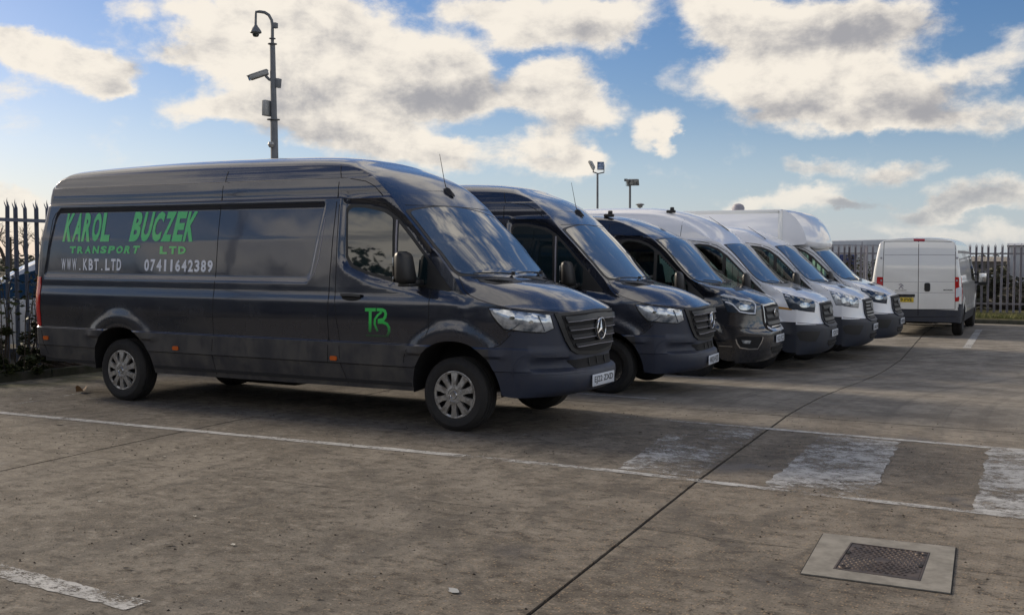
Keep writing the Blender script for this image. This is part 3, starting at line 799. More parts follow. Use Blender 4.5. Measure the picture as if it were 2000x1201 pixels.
def sprinter(root, origin, rz, first, plate_text, wheel_lift=0.0, donor=None):
    v = Van(SPR, root, origin, rz)
    return v
def sprinter_details(v, full=True):
    r = v.root
    z46 = lambda x0, y0, s, pts: [(x0+a/s, y0+b/s) for a, b in pts]
    # panel gaps measured along the side (x, z)
    gaps = [([(-3.885, 2.56), (-3.885, 2.3), (-3.90, 1.9), (-3.92, .80), (-3.95, .58), (-3.93, .37)], 'side', .009),
            ([(-2.42, 2.52), (-2.38, 2.40), (-2.38, 2.15), (-2.40, 1.76), (-2.415, 1.42), (-2.42, .79), (-2.43, .585)], 'side', .010),
            ([(-2.345, 2.13), (-2.345, 1.75), (-2.34, 1.2), (-2.285, .80), (-2.285, .58), (-2.22, .38)], 'side', .008),
            ([(-6.5, 2.195), (-2.37, 2.192), (-2.04, 2.165), (-1.80, 2.12), (-1.66, 2.03), (-1.52, 1.90), (-1.29, 1.66), (-1.255, 1.58)], 'side', .009),
            ([(-6.35, 2.392), (-2.54, 2.392), (-2.30, 2.39), (-2.06, 2.35), (-1.95, 2.30), (-1.84, 2.20)], 'side', .009),
            ([(-6.55, .793), (-5.62, .793)], 'side', .009), ([(-4.97, .793), (-1.47, .793)], 'side', .009),
            ([(-6.6, .585), (-5.74, .58)], 'side', .007), ([(-4.86, .58), (-1.45, .575)], 'side', .007),
            ([(-1.255, 1.45), (-1.25, .95), (-1.28, .88)], 'side', .008),
            ([(-1.47, .79), (-1.53, .68), (-1.545, .58)], 'side', .009),
            ([(-6.57, 1.37), (-6.57, .80), (-6.54, .60), (-6.50, .47)], 'side', .008)]
    v.lines('panel_gaps', gaps, SEAM, both=True)
    trim = [([(-6.52, 1.378), (-2.72, 1.368)]+[(-2.66, 1.385), (-2.61, 1.45), (-2.56, 1.60), (-2.53, 1.80), (-2.51, 2.0)], 'side', .008, dict(off=.001, height=.002))]
    v.lines('panel_trim_line', trim, GALV, both=True)
    dark = [(PANEL[:1]+[(-6.50, 1.60), (-6.455, 1.95)]+PANEL[7:18]+[(-2.56, 2.148)], 'side', .013)]
    v.lines('panel_edge_shadow_gap', [([(-6.53, 1.40), (-6.50, 1.62), (-6.455, 1.93), (-6.44, 2.03), (-6.40, 2.10), (-6.33, 2.138), (-6.2, 2.148), (-2.60, 2.145)], 'side', .011)], SEAM, both=True)
    # door window: black frame, quarter light, divider
    win = [(-2.275, 2.095), (-2.235, 2.13), (-2.05, 2.125), (-1.80, 2.075), (-1.66, 1.995), (-1.50, 1.84), (-1.27, 1.585), (-1.035, 1.315), (-1.06, 1.30), (-1.27, 1.325), (-1.66, 1.375), (-1.98, 1.445), (-2.18, 1.515), (-2.245, 1.60)]
    v.patch('window_frame', round_poly(win, .03, 3), 'side', BLACKP, h=.07, off=.006, thick=.03, both=True)
    main = [(-2.245, 2.06), (-2.20, 2.095), (-2.05, 2.09), (-1.82, 2.045), (-1.715, 1.99), (-1.69, 1.415), (-1.97, 1.475), (-2.15, 1.54), (-2.215, 1.62)]
    v.patch('door_window', round_poly(main, .03, 3), 'side', SIDEGLASS, h=.07, off=.012, thick=.004, both=True)
    q = [(-1.64, 1.94), (-1.49, 1.79), (-1.34, 1.625), (-1.30, 1.58), (-1.30, 1.36), (-1.63, 1.40)]
    v.patch('quarter_window', round_poly(q, .02, 3), 'side', SIDEGLASS, h=.07, off=.012, thick=.004, both=True)
    v.lines('window_divider', [([(-1.668, 1.97), (-1.655, 1.40)], 'side', .02, dict(off=.010, height=.004))], GALV, both=True)
    # windscreen (on the T surface) and its black surround
    tt, tb = 10.0, 12.85
    v.tsurf('windscreen_surround', round_poly([(tt-.03, .055), (tt-.03, 1.945), (12.2, 1.965), (tb+.12, 1.93), (tb+.12, .07), (12.2, .035)], .06, 4), BLACKP, off=.003)
    v.tsurf('windscreen', round_poly([(tt+.06, .10), (tt+.03, 1.0), (tt+.06, 1.90), (12.3, 1.925), (tb-.06, 1.88), (tb+.02, 1.0), (tb-.06, .12), (12.3, .075)], [.12, 0, .12, .1, .25, 0, .25, .1], 5), SCREEN, off=.007)
    v.lines('roof_seam', [([(791, 401), (840, 401.5), (890, 404), (930, 408), (953, 411.5)], 'px', .008, dict(h=8))], SEAM)
    for (f0, f1) in ((.93, .25), (1.72, 1.05)):
        bm = bmesh.new()
        for (ta, tb2, wd, off) in ((12.93, 12.80, .022, .022),):
            pts = []
            for k in range(9):
                a = k/8; f = f0+(f1-f0)*a; t = ta+(tb2-ta)*math.sin(a*2.4)*.8
                pts.append(v.T(t, f)+Vector((.02, 0, .02)))
            add_tube(bm, pts, [.011]+[.008]*7+[.004], 6)
            add_tube(bm, [pts[0]-Vector((0, 0, .015)), pts[0]+Vector((0, 0, .02))], .02, 8)
        v.emit('wiper', bm, BLACKP)
    # bonnet
    v.lines('bonnet_gap', [([(896, 541), (901, 552), (907, 567), (918, 577), (933, 584.5), (955, 592), (973, 597), (1000, 602.5), (1030, 606), (1060, 609.5), (1090, 611)], 'px', .009, dict(h=8))], SEAM, both=True)
    vent = [(933, 545.5), (967, 543.2), (1001, 542.2), (1020, 551.5), (968, 555.2), (938, 550.5)]
    v.patch('bonnet_vent', vent, 'px', BLACKP, h=9, off=.004, both=True)
    bm = bmesh.new()
    for k in range(4):
        a = k/3; v.strip(bm, [(940+26*a+6, 546.5+2*a-1.2*a), (940+26*a+6+34-18*a*.3, 553-2*a)], 'px', .007, off=.010, h=6)
    v.emit('vent_louvres', bm, SEAM, both=True)
    # headlights
    hl = [(955.5, 602.5), (963, 601.8), (1000, 606.5), (1040, 611.5), (1073.5, 615.8), (1080.5, 641), (1063, 649), (1030, 647.5), (1000, 643.5), (985, 641.5), (973, 629), (963, 616)]
    v.patch('headlight_surround', [(953, 601), (963, 600), (1000, 604.8), (1040, 609.8), (1075.5, 614.5), (1083, 641.5), (1064, 651), (1030, 649.5), (1000, 646), (983, 645), (969, 630), (959, 615)], 'px', SEAM, h=9, off=.004, thick=.01, both=True)
    v.patch('headlight', hl, 'px', HLENS, h=7, off=.009, thick=.01, dome=.018, both=True)
    for (u, vv, rr) in ((1001, 621, 7.5), (1036, 628.5, 7.0)):
        circ = [(u+rr*.62*math.cos(a), vv+rr*.42*math.sin(a)) for a in [k*math.pi/6 for k in range(12)]]
        v.patch('headlight_reflector', circ, 'px', HBULB, h=5, off=.030, thick=.004, both=True)
    v.lines('headlight_seam', [([(990, 646), (1004, 640), (1014, 632)], 'px', .008, dict(h=5, off=.03))], HDARK, both=True)
    v.lines('headlight_seam', [([(1050, 616), (1056, 632), (1062, 646)], 'px', .006, dict(h=5, off=.03))], HDARK, both=True)
    v.lines('bumper_gap', [([(-.40, .955), (-.47, .88), (-.53, .825), (-.59, .80), (-.645, .797)], 'side', .009)], SEAM, both=True)
    # grille: shield-shaped frame, dark opening, four bars, star
    gp = [(.35, 1.105), (.40, .98), (.46, .86), (.53, .765), (.62, .725), (1.01, .700)]
    gp = gp+[(2.02-a, b) for a, b in gp[-2::-1]]+[(1.01, 1.118)]
    v.patch('grille_surround', gp, 'front', BLACKP, h=.07, off=.018, thick=.03)
    gi = [(.415, 1.085), (.455, .98), (.515, .865), (.575, .785), (.65, .755), (1.01, .732)]
    gi = gi+[(2.02-a, b) for a, b in gi[-2::-1]]+[(1.01, 1.098)]
    v.patch('grille_opening', gi, 'front', SEAM, h=.07, off=.022, thick=.01)
    for (z_, a, b) in ((1.045, .44, .028), (.965, .475, .026), (.885, .515, .024), (.805, .57, .020)):
        v.patch('grille_slat', round_poly([(a, z_+b), (1.01, z_+b+.008), (2.02-a, z_+b), (2.02-a-.02, z_-b*.55), (1.01, z_-b*.55+.008), (a+.02, z_-b*.55)], .01, 2), 'front', SLAT, h=.06, off=.034, thick=.02, dome=.012)
        bm = bmesh.new(); v.strip(bm, [(a+.025, z_-b*.55), (1.01, z_-b*.55+.008), (2.02-a-.025, z_-b*.55)], 'front', .007, off=.041)
        v.emit('slat_trim', bm, GALV)
    sx = v.front(1.01, .95)[0].x+.055
    st = empty('star_emblem', (sx, 1.01, .945)); st.parent = r
    bm = bmesh.new(); N = 32
    add_lathe(bm, [(.092, -.006), (.098, -.010), (.106, -.006), (.106, .006), (.098, .010), (.092, .006)], 36, 'X', closed=True)
    bm_obj('emblem_ring', bm, CHROME, st)
    bm = bmesh.new()
    for k in range(3):
        a = math.pi/2+2*math.pi*k/3; ca, sa = math.cos(a), math.sin(a)
        tip = (0.0, .094*ca, .094*sa); l_ = (0, -.017*sa+.0*ca, .017*ca); r_ = (0, .017*sa, -.017*ca); c_ = (.012, 0, 0); d_ = (-.008, 0, 0)
        P = [bm.verts.new(p) for p in (tip, l_, c_, r_, d_)]
        for f in ((0, 1, 2), (0, 2, 3), (0, 3, 4), (0, 4, 1)): bm.faces.new([P[i] for i in f])
    bm_obj('emblem_star', bm, CHROME, st, smooth=False)
    bm = bmesh.new(); add_lathe(bm, [(0, -.025), (.11, -.025), (.11, -.015), (0, -.012)], 32, 'X'); bm_obj('emblem_backing', bm, BLACKP, st)
    # lower intake and lip
    v.patch('lower_intake', round_poly([(.52, .672), (.60, .592), (1.42, .592), (1.50, .672), (1.01, .682)], .02, 3), 'front', SEAM, h=.07, off=.004, thick=.01)
    for yy in (.83, 1.01, 1.2):
        bm = bmesh.new(); v.strip(bm, [(yy, .675), (yy, .595)], 'front', .012, off=.012); v.emit('intake_rib', bm, BLACKP)
    v.lines('bumper_crease', [([(1001, 733), (1003, 722), (1010, 707), (1020, 698.5), (1034, 694.2), (1060, 692.8), (1088, 693.5)], 'px', .016, dict(h=5, off=.002, height=.004)), ([(1004, 729), (1040, 731.5), (1093, 731), (1146, 725)], 'px', .012, dict(h=6, off=.001, height=.003))], BUMPER, both=True)
    # mirrors
    for far in (0, 1):
        m = empty('door_mirror', (-1.40, -.17 if not far else v.W+.17, 1.50)); m.parent = r; sg = 1 if far else -1
        bm = bmesh.new(); add_box(bm, (0, 0, .02), (.15, .22, .30), bevel=.05)
        for vt in bm.verts:
            vt.co.x += -.05*max(0, vt.co.z)/.15 if vt.co.x > 0 else 0
            vt.co.y += -sg*.03*(.17-vt.co.z)*.6
        bm_obj('mirror_housing', bm, BLACKP, m, angle=50)
        bm = bmesh.new(); add_box(bm, (-.078, 0, .03), (.006, .18, .17), bevel=.002); add_box(bm, (-.078, 0, -.09), (.006, .18, .05), bevel=.002); bm_obj('mirror_glass', bm, CHROME, m)
        bm = bmesh.new(); add_box(bm, (.03, -sg*.14, -.12), (.10, .14, .06), bevel=.02); add_box(bm, (.01, -sg*.03, -.14), (.13, .16, .03), bevel=.01); bm_obj('mirror_arm', bm, BLACKP, m)
    # door handles
    v.patch('handle_recess', [(-2.14+.12*math.cos(a), 1.225+.035*math.sin(a)) for a in [k*math.pi/8 for k in range(16)]], 'side', SEAM, h=.03, off=.002, thick=.002, both=True)
    v.lines('door_handle', [([(-2.255, 1.243), (-2.14, 1.246), (-2.02, 1.238)], 'side', .03, dict(off=.018, height=.012))], BLACKP, both=True)
    v.patch('cargo_handle', round_poly([(-2.52, 1.2), (-2.52, 1.26), (-2.5, 1.26), (-2.5, 1.2)], .01), 'side', BLACKP, h=.02, off=.002, far=True)
    # marker lamps
    for (x, z_) in ((-6.49, .665), (-4.455, .632), (-2.355, .625)):
        v.patch('marker_lamp', round_poly([(x-.042, z_-.022), (x+.042, z_-.022), (x+.042, z_+.022), (x-.042, z_+.022)], .018, 4), 'side', ORANGE, h=.02, off=.010, thick=.01, both=True)
    # tail lights wrap the rear corner
    v.patch('tail_light', round_poly([(-6.675, .80), (-6.575, .80), (-6.575, 1.37), (-6.67, 1.375)], .01, 2), 'side', RED, h=.05, off=.008, thick=.02, both=True)
    v.patch('tail_light_rear_face', round_poly([(.11, .80), (.22, .80), (.22, 1.37), (.11, 1.37)], .01, 2), 'rear', RED, h=.05, off=.008, thick=.02, both=True)
    v.lines('rear_door_gap', [([(1.01, 2.45), (1.01, .62)], 'rear', .012), ([(.28, 2.4), (.25, 1.5), (.24, .62), (1.78, .62), (1.77, 1.5), (1.74, 2.4)], 'rear', .01)], SEAM)
    plate(v, 'rear_number_plate', 'EJ22 ZXD' if v.sp.get('pl', 1) == 1 else 'WK24 HCR', 1.01, .52, PLATEY, rear=True)
    # aerial
    a = v.px(876, 377)
    if a:
        p, n = a; bm = bmesh.new()
        add_lathe(bm, [(.0, -.01), (.045, -.01), (.042, .012), (.022, .035), (.012, .05), (0, .052)], 14, 'Z')
        for vt in bm.verts: vt.co.x *= 1.7; vt.co.z += -.45*vt.co.x
        bm_obj('aerial_base', bm, BLACKP, r, loc=p)
        bm = bmesh.new(); add_tube(bm, [p+Vector((-.02, 0, .02)), p+Vector((-.05, 0, .12)), p+Vector((-.11, 0, .41))], [.006, .004, .0025], 6)
        bm_obj('aerial', bm, BLACKP, r)
    underbody(v)

v1_root = empty('panel_van', (0, 0, 0), 0, 'dark grey panel van with green and white lettering on its side', 'van', 'vans parked side by side in a row')
v1 = sprinter(v1_root, (0, 0, 0), 0, True, 'EJ22 ZXD')
sprinter_details(v1)
v2_root = empty('panel_van', (.099, 3.426, -.09), .0715, 'plain dark grey panel van with star badge standing right behind the lettered van', 'van', 'vans parked side by side in a row')
def copy_child(o, parent, deep=True):
    c = o.copy(); COL.objects.link(c); c.parent = parent
    if deep:
        for k in list(o.children): copy_child(k, c)
    return c
for ch in list(v1_root.children):
    copy_child(ch, v2_root)
for k in ('box',):
    pass
for o in list(v2_root.children):
    if o.name.startswith('rear_number_plate'):
        for c_ in list(o.children): bpy.data.objects.remove(c_)
        bpy.data.objects.remove(o)
plate(v1, 'front_number_plate', 'EJ22 ZXD', 1.01, .468, PLATEW)
class Ghost: pass
g2 = Ghost(); g2.front = v1.front; g2.rear = v1.rear; g2.root = v2_root; g2.W = 2.02; g2.sp = v1.sp
plate(g2, 'front_number_plate', 'WK24 HCR', 1.01, .468, PLATEW)
plate(g2, 'rear_number_plate', 'WK24 HCR', 1.01, .52, PLATEY, rear=True)
for far in (0, 1):
    make_wheel(v1, -1.004, far, 0, y=.16); make_wheel(v1, -5.329, far, 0, y=.17)
    make_wheel(g2, -1.004, far, .065, style='black', y=.16); make_wheel(g2, -5.329, far, .065, style='black', y=.17)
# signwriting on the first van
L_ = lambda name, body, quad, mat, **k: lettering(name, body, quad, v1.side, mat, v1_root, **k)
L_('lettering_name', 'KAROL', [(-6.26, 2.10), (-5.525, 2.10), (-5.50, 1.775), (-6.265, 1.775)], GREEN, bold=.045, shear=.35, mono=True, fill=.9)
L_('lettering_name', 'BUCZEK', [(-5.185, 2.10), (-4.205, 2.09), (-4.215, 1.77), (-5.20, 1.775)], GREEN, bold=.045, shear=.35, mono=True, fill=.9)
L_('lettering_transport', 'TRANSPORT', [(-6.135, 1.722), (-5.02, 1.728), (-5.05, 1.642), (-6.135, 1.642)], GREEN, bold=.05, mono=True, fill=.8)
L_('lettering_transport', 'LTD', [(-4.725, 1.722), (-4.345, 1.72), (-4.345, 1.638), (-4.725, 1.638)], GREEN, bold=.05, mono=True, fill=.8)
L_('lettering_website', 'WWW.KBT.LTD', [(-6.265, 1.582), (-5.30, 1.582), (-5.30, 1.452), (-6.255, 1.452)], VWHITE, bold=.035, mono=True, fill=.78)
L_('lettering_telephone', '07411642389', [(-4.945, 1.582), (-3.955, 1.575), (-3.955, 1.448), (-4.945, 1.452)], VWHITE, bold=.035, mono=True, fill=.78)
lz = lambda pts: [(400+a/4.62, 540+b/4.62) for a, b in pts]
bmL = bmesh.new()
for pts, w_ in (([(1447, 300), (1543, 300)], .036), ([(1493, 300), (1490, 500)], .036), ([(1552, 300), (1600, 300), (1625, 312), (1632, 335), (1628, 365), (1612, 388), (1562, 398)], .034),
                ([(1598, 318), (1560, 350), (1535, 385), (1532, 430), (1560, 495)], .026), ([(1562, 412), (1610, 414), (1645, 430), (1662, 462), (1662, 500), (1645, 540)], .032), ([(1455, 530), (1640, 540)], .020)):
    v1.strip(bmL, lz(pts), 'px', w_, off=.002, h=4)
v1.emit('monogram', bmL, FADE)

# ------------------------------------------------------------------ short-bonnet vans (three to six)
def tr_bump(x, z):
    y = -.012*sstep(.66, .64, z)*sstep(-.9, -1.2, x)
    y += .012*sstep(2.13, 2.15, z)*sstep(-.9, -1.4, x)
    if x > -2.3:
        wl = interp(x, [-2.3, -1.7, -1.1, -.8], [1.36, 1.31, 1.24, 1.19])
        tp = interp(x, [-2.3, -1.85, -1.52, -1.1, -.8], [2.07, 2.06, 1.90, 1.49, 1.22]); y += .02*sstep(wl-.07, wl, z)*sstep(-.55, -.85, x)*sstep(-2.3, -2.15, x)*sstep(tp+.08, tp+.02, z)
    y -= .016*sstep(1.16, 1.08, z)*sstep(-.5, -.9, x)
    for ax in (-1.02, -4.77):
        d = math.hypot(x-ax, z-.36)
        if z > .6: y -= .03*sstep(.66, .54, d)*sstep(.42, .48, d)
    return y
def transit_spec(high=False, cut=None, colour=WHITE, bumper=BLACKP2, W=2.06, old=False):
    if high:
        roof = [(-5.90, 2.20, -5.90, 2.26, 2, 1, 2.6, .6), (-5.86, 2.46, -5.84, 2.58, 2, 1, 2.6, .5), (-5.70, 2.56, -5.70, 2.70, 2, 1, 2.6, .5), (-4.4, 2.59, -4.4, 2.74, 2, 1, 2.6, .5),
                (-3.1, 2.58, -3.1, 2.73, 2, 1, 2.6, .5), (-2.60, 2.51, -2.6, 2.67, 2, 1, 2.5, .6), (-2.28, 2.39, -2.25, 2.57, 2, 1, 2.4, .65), (-2.05, 2.27, -1.95, 2.44, 2, 1, 2.3, .7), (-1.86, 2.18, -1.72, 2.28, 2, 1, 2.1, .8)]
    else:
        roof = [(-5.90, 2.05, -5.90, 2.10, 2, 1, 2.6, .6), (-5.86, 2.24, -5.84, 2.35, 2, 1, 2.6, .5), (-5.70, 2.32, -5.70, 2.44, 2, 1, 2.6, .5), (-4.4, 2.35, -4.4, 2.48, 2, 1, 2.6, .5),
                (-3.1, 2.365, -3.1, 2.475, 2, 1, 2.6, .5), (-2.60, 2.365, -2.6, 2.46, 2, 1, 2.6, .55), (-2.28, 2.35, -2.25, 2.41, 2, 1, 2.4, .7), (-2.05, 2.285, -1.98, 2.32, 2, 1, 2, .85), (-1.86, 2.20, -1.74, 2.21, 2, 1, 2, .95)]
    rows = roof+[(-1.69, 2.115, -1.59, 2.13, 2, 1, 2, 1), (-1.54, 2.00, -1.48, 2.055, 2, 1, 2, 1), (-1.39, 1.865, -1.32, 1.90, 2, 1, 2, 1), (-1.24, 1.70, -1.14, 1.72, 2, 1, 2, 1),
        (-1.09, 1.545, -.97, 1.55, 2, 1, 2.2, 1), (-.96, 1.455, -.80, 1.415, 2.2, 1, 2.3, 1), (-.84, 1.41, -.66, 1.375, 2.4, 1, 2.5, 1), (-.75, 1.375, -.50, 1.34, 2.4, 1, 2.6, 1),
        (-.67, 1.30, -.36, 1.295, 2.6, 1, 2.6, 1), (-.58, 1.258, -.24, 1.245, 2.8, 1, 2.6, 1), (-.47, 1.222, -.14, 1.185, 3, .95, 2.4, 1), (-.37, 1.17, -.07, 1.115, 3, .9, 2, 1),
        (-.37, 1.08, -.045, 1.05, 3, .85, 2, 1), (-.37, .95, -.03, .93, 3, .85, 2, 1), (-.37, .83, -.01, .82, 3, .85, 2, 1), (-.37, .765, .02, .755, 3, .85, 2, 1), (-.37, .72, .065, .715, 3, .85, 2, 1),
        (-.37, .64, .075, .64, 3, .85, 2, 1), (-.37, .55, .075, .55, 3, .85, 2, 1), (-.37, .44, .06, .43, 3, .85, 2, 1), (-.37, .34, .02, .335, 3, .85, 2, 1), (-.37, .27, -.06, .275, 3, .85, 2, 1)]
    xr = -5.9
    if cut is not None:
        rows = [(cut, 1.95, cut-.0, 2.0, 2, 1, 2.4, .6), (cut+.06, 2.16, cut+.08, 2.22, 2, 1, 2.4, .6), (cut+.2, 2.24, cut+.25, 2.32, 2, 1, 2.4, .7)]+rows[8:]; xr = cut
    corner = [i for i, r in enumerate(rows) if abs(r[0]+.37) < 1e-6][0]
    arch = [(-1.02, .44, .82), (-4.77, .44, .80)]
    if cut is not None: arch = [(-1.02, .44, .82), (-40, .44, .8)]
    def split(c, pt):
        if pt == 'R': return 'rear_doors' if c.z > .55 else 'rear_bumper'
        if pt == 'N' and c.z < .765+.0: return 'front_bumper'
        if pt == 'S' and c.x > -.62 and c.z < .775+(.03 if bumper is not colour else 0): return 'front_bumper'
        if pt == 'S' and c.z < .50: return 'side_cladding'
        return 'body'
    k = W/2.06
    return dict(W=W, xr=xr, xc=-.37, rr=.12, lean=.10 if cut is None else 0, base=.32, taper=.085, tx=-1.1, rearz=.45,
        hz=[.25, .5, .8, 1.1, 1.4, 1.8, 2.1, 2.3, 2.42, 2.6], hw=[a*k for a in ([.97, 1.0, 1.03, 1.03, 1.0, .955, .915, .88, .85, .77] if high else [.97, 1.0, 1.03, 1.03, 1.0, .955, .915, .86, .80, .7])],
        arches=arch, sx=[-6, -5.8, -4.3, -1.5, -.6, -.37], sz=[.42, .36, .33, .33, .33, .27], bump=tr_bump, lv=[.5, .64, .66, .765, .775, .805, 1.08, 1.16, 2.13, 2.15],
        dx=.05, corner=corner, rows=rows, split=split, flz=0, holes=[grow_poly(DOORW, .97), grow_poly(QUARTW, .97)] if W == 2.06 else [],
        mats=dict(body=colour, rear_doors=colour, rear_bumper=bumper, front_bumper=bumper, side_cladding=BLACKP2 if bumper is BLACKP2 else colour))
DOORW = round_poly([(-2.15, 1.95), (-2.10, 2.03), (-2.02, 2.05), (-1.86, 2.03), (-1.70, 1.97), (-1.60, 1.90), (-1.60, 1.33), (-2.12, 1.385)], .03, 3)
QUARTW = round_poly([(-1.55, 1.86), (-1.41, 1.735), (-1.24, 1.575), (-1.06, 1.40), (-1.06, 1.265), (-1.55, 1.325)], .02, 3)
grow_poly = lambda P, s: [((x-sum(p[0] for p in P)/len(P))*s+sum(p[0] for p in P)/len(P), (z-sum(p[1] for p in P)/len(P))*s+sum(p[1] for p in P)/len(P)) for x, z in P]
def Apx(pts): return [(1180+a/6.004, 400+b/6.004) for a, b in pts]
def Bpx(pts): return [(1360+a/5.46, 520+b/5.46) for a, b in pts]
V3O, V3R = Vector((.07, 6.68, -.17)), .03
def transit_details(v, style, cut=None, plate_text='FG21 FCZ', glass=SCREEN):
    r = v.root; keep = (v.cam, v.inv)
    v.inv = Matrix.Rotation(-V3R, 3, 'Z'); v.cam = v.inv @ (CAM-V3O)        # the front end was measured on the third van
    gaps = [([(-2.45, 2.147), (-2.2, 2.142), (-1.99, 2.12), (-1.72, 2.055), (-1.52, 1.945), (-1.32, 1.77), (-1.11, 1.565), (-.90, 1.345)], 'side', .010),
            ([(-2.24, 2.13), (-2.25, 1.6), (-2.24, 1.0), (-2.2, .55)], 'side', .009), ([(-1.22, 1.2), (-1.2, .95)], 'side', .008)]
    if cut is None: gaps += [([(-2.34, 2.5 if v.sp['rows'][3][1] > 2.5 else 2.30), (-2.36, 2.15), (-2.36, 1.5), (-2.35, .6)], 'side', .009), ([(-5.7, 1.42), (-2.6, 1.40)], 'side', .010), ([(-3.9, 2.1), (-3.9, .6)], 'side', .009), ([(-5.75, .655), (-2.4, .655)], 'side', .008), ([(-2.46, 2.2), (-5.6, 2.2)], 'side', .008)]
    v.lines('panel_gaps', gaps, SEAM, both=True)
    win = [(-2.19, 1.97), (-2.14, 2.065), (-2.02, 2.085), (-1.85, 2.065), (-1.69, 2.005), (-1.52, 1.885), (-1.37, 1.74), (-1.21, 1.585), (-.80, 1.205), (-.83, 1.19), (-1.1, 1.225), (-1.7, 1.30), (-2.15, 1.355)]
    v.patch('window_frame', round_poly(win, .02, 3), 'side', BLACKP, h=.08, off=.006, thick=.03, both=True, holes=[grow_poly(DOORW, .98), grow_poly(QUARTW, .98)])
    v.patch('door_window', DOORW, 'side', TINTED, h=.08, off=.010, thick=0, both=True)
    v.patch('quarter_window', QUARTW, 'side', TINTED, h=.08, off=.010, thick=0, both=True)
    cab = v.W/2; bm = bmesh.new(); add_box(bm, (-2.22, cab, 1.25), (.03, 1.80, 1.5)); bm_obj('bulkhead', bm, INTERIOR, r)
    for yy in (.58, 1.06, 1.50):
        st = empty('seat', (-1.92, yy, .95)); st.parent = r
        bm = bmesh.new(); add_box(bm, (-.08, 0, .45), (.14, .44, .62), Matrix.Rotation(-.18, 3, 'Y'), bevel=.05); add_box(bm, (.18, 0, .10), (.46, .46, .14), bevel=.05); bm_obj('seat_cushions', bm, INTERIOR, st)
        bm = bmesh.new(); add_box(bm, (-.16, 0, .86), (.10, .24, .18), bevel=.04); bm_obj('headrest', bm, INTERIOR, st)
    bm = bmesh.new(); add_box(bm, (-1.02, cab, 1.20), (.50, 1.70, .22), bevel=.06); bm_obj('dashboard', bm, INTERIOR, r)
    bm = bmesh.new(); rr_ = add_lathe(bm, [(.185+.014*math.cos(a), .014*math.sin(a)) for a in [k*math.pi/3 for k in range(6)]], 24, 'X', closed=True); bmesh.ops.transform(bm, matrix=Matrix.Translation((-1.38, .60, 1.36)) @ Matrix.Rotation(-.45, 4, 'Y'), verts=bm.verts); bm_obj('steering_wheel', bm, INTERIOR, r)
    t0 = v.tcorner-10.4; t1 = v.tcorner-6.1
    v.tsurf('windscreen_surround', round_poly([(t0-.15, .06), (t0-.15, 1.94), (t1-.5, 1.965), (t1+.25, 1.93), (t1+.25, .07), (t1-.5, .035)], .06, 4), BLACKP, off=.003)
    v.tsurf('windscreen', round_poly([(t0, .10), (t0, 1.90), (t1-.6, 1.925), (t1-.0, 1.88), (t1+.1, 1), (t1-.0, .12), (t1-.6, .075)], [.12, .12, .1, .25, 0, .25, .1], 5), glass, off=.007)
    for (f0, f1) in ((.75, .2), (1.55, 1.0)):
        bm = bmesh.new()
        pts = [v.T(t1+.2-.25*math.sin(k/8*2.4)*.8, f0+(f1-f0)*k/8)+Vector((.02, 0, .025)) for k in range(9)]
        add_tube(bm, pts, [.011]+[.009]*7+[.005], 6)
        v.emit('wiper', bm, BLACKP)
    v.lines('bonnet_gap', [(Bpx([(135, 178), (150, 220), (185, 262), (235, 292), (300, 312), (420, 340), (560, 368), (620, 385), (680, 412)]), 'px', .010, dict(h=6))], SEAM, both=True)
    v.patch('bonnet_vent', Bpx([(382, 232), (450, 230), (505, 256), (425, 262)]), 'px', BLACKP, h=6, off=.004, both=True)
    hl = Bpx([(252, 303), (330, 322), (420, 342), (520, 360), (590, 374), (625, 392), (640, 430), (628, 520), (540, 512), (440, 497), (332, 484), (300, 410)])
    lens = dict(led=HDARK, dark=HDARK, clear=HLENS)[style]
    v.patch('headlight_surround', [(u+(u-1436)*.03, w+(w-594)*.05) for u, w in hl], 'px', SEAM, h=7, off=.003, thick=.01, both=True)
    v.patch('headlight', hl, 'px', lens, h=6, off=.009, thick=.01, dome=.015, both=True)
    if style == 'led':
        v.lines('daytime_light', [(Bpx([(262, 312), (340, 332), (420, 352), (520, 371), (590, 388), (618, 415), (612, 505), (540, 500), (455, 484), (425, 450), (395, 415), (350, 390), (310, 382)]), 'px', .022, dict(h=4, off=.026, height=.003))], DRL, both=True)
    c0 = (505, 440) if style != 'clear' else (470, 430)
    for (du, dv, rx, ry) in (((0, 0, 62, 30),) if style != 'clear' else ((-40, -5, 40, 40), (70, 15, 40, 36))):
        v.patch('headlight_reflector', Bpx([(c0[0]+du+rx*math.cos(a), c0[1]+dv+ry*math.sin(a)) for a in [k*math.pi/7 for k in range(14)]]), 'px', HLENS, h=5, off=.027, thick=.003, both=True)
    # grille
    cy = v.W/2
    gp = [(.55, 1.105), (.56, .85), (.60, .76), (.68, .715), (cy, .705)]; gp += [(v.W-a, b) for a, b in gp[-2::-1]]+[(cy, 1.115)]
    fm = CHROME if style == 'led' else (v.sp['mats']['front_bumper'])
    v.patch('grille_surround', gp, 'front', fm, h=.07, off=.020, thick=.03)
    gi = [(.585, 1.085), (.595, .86), (.63, .785), (.70, .745), (cy, .735)]; gi += [(v.W-a, b) for a, b in gi[-2::-1]]+[(cy, 1.095)]
    v.patch('grille_opening', gi, 'front', SEAM, h=.07, off=.024, thick=.01)
    zs_ = (1.03, .93, .83) if style != 'clear' else (1.05, .99, .93, .87, .81)
    for z_ in zs_:
        b = .026 if style != 'clear' else .014
        v.patch('grille_slat', round_poly([(.61, z_+b), (v.W-.61, z_+b), (v.W-.63, z_-b), (.63, z_-b)], .01, 2), 'front', SLAT if style != 'clear' else LAMPG, h=.07, off=.034, thick=.02, dome=.01)
    p, n = v.front(cy, 1.0)
    bm = bmesh.new(); add_lathe(bm, [(0, .012), (.055, .010), (.062, 0), (.05, -.02)], 24, 'X')
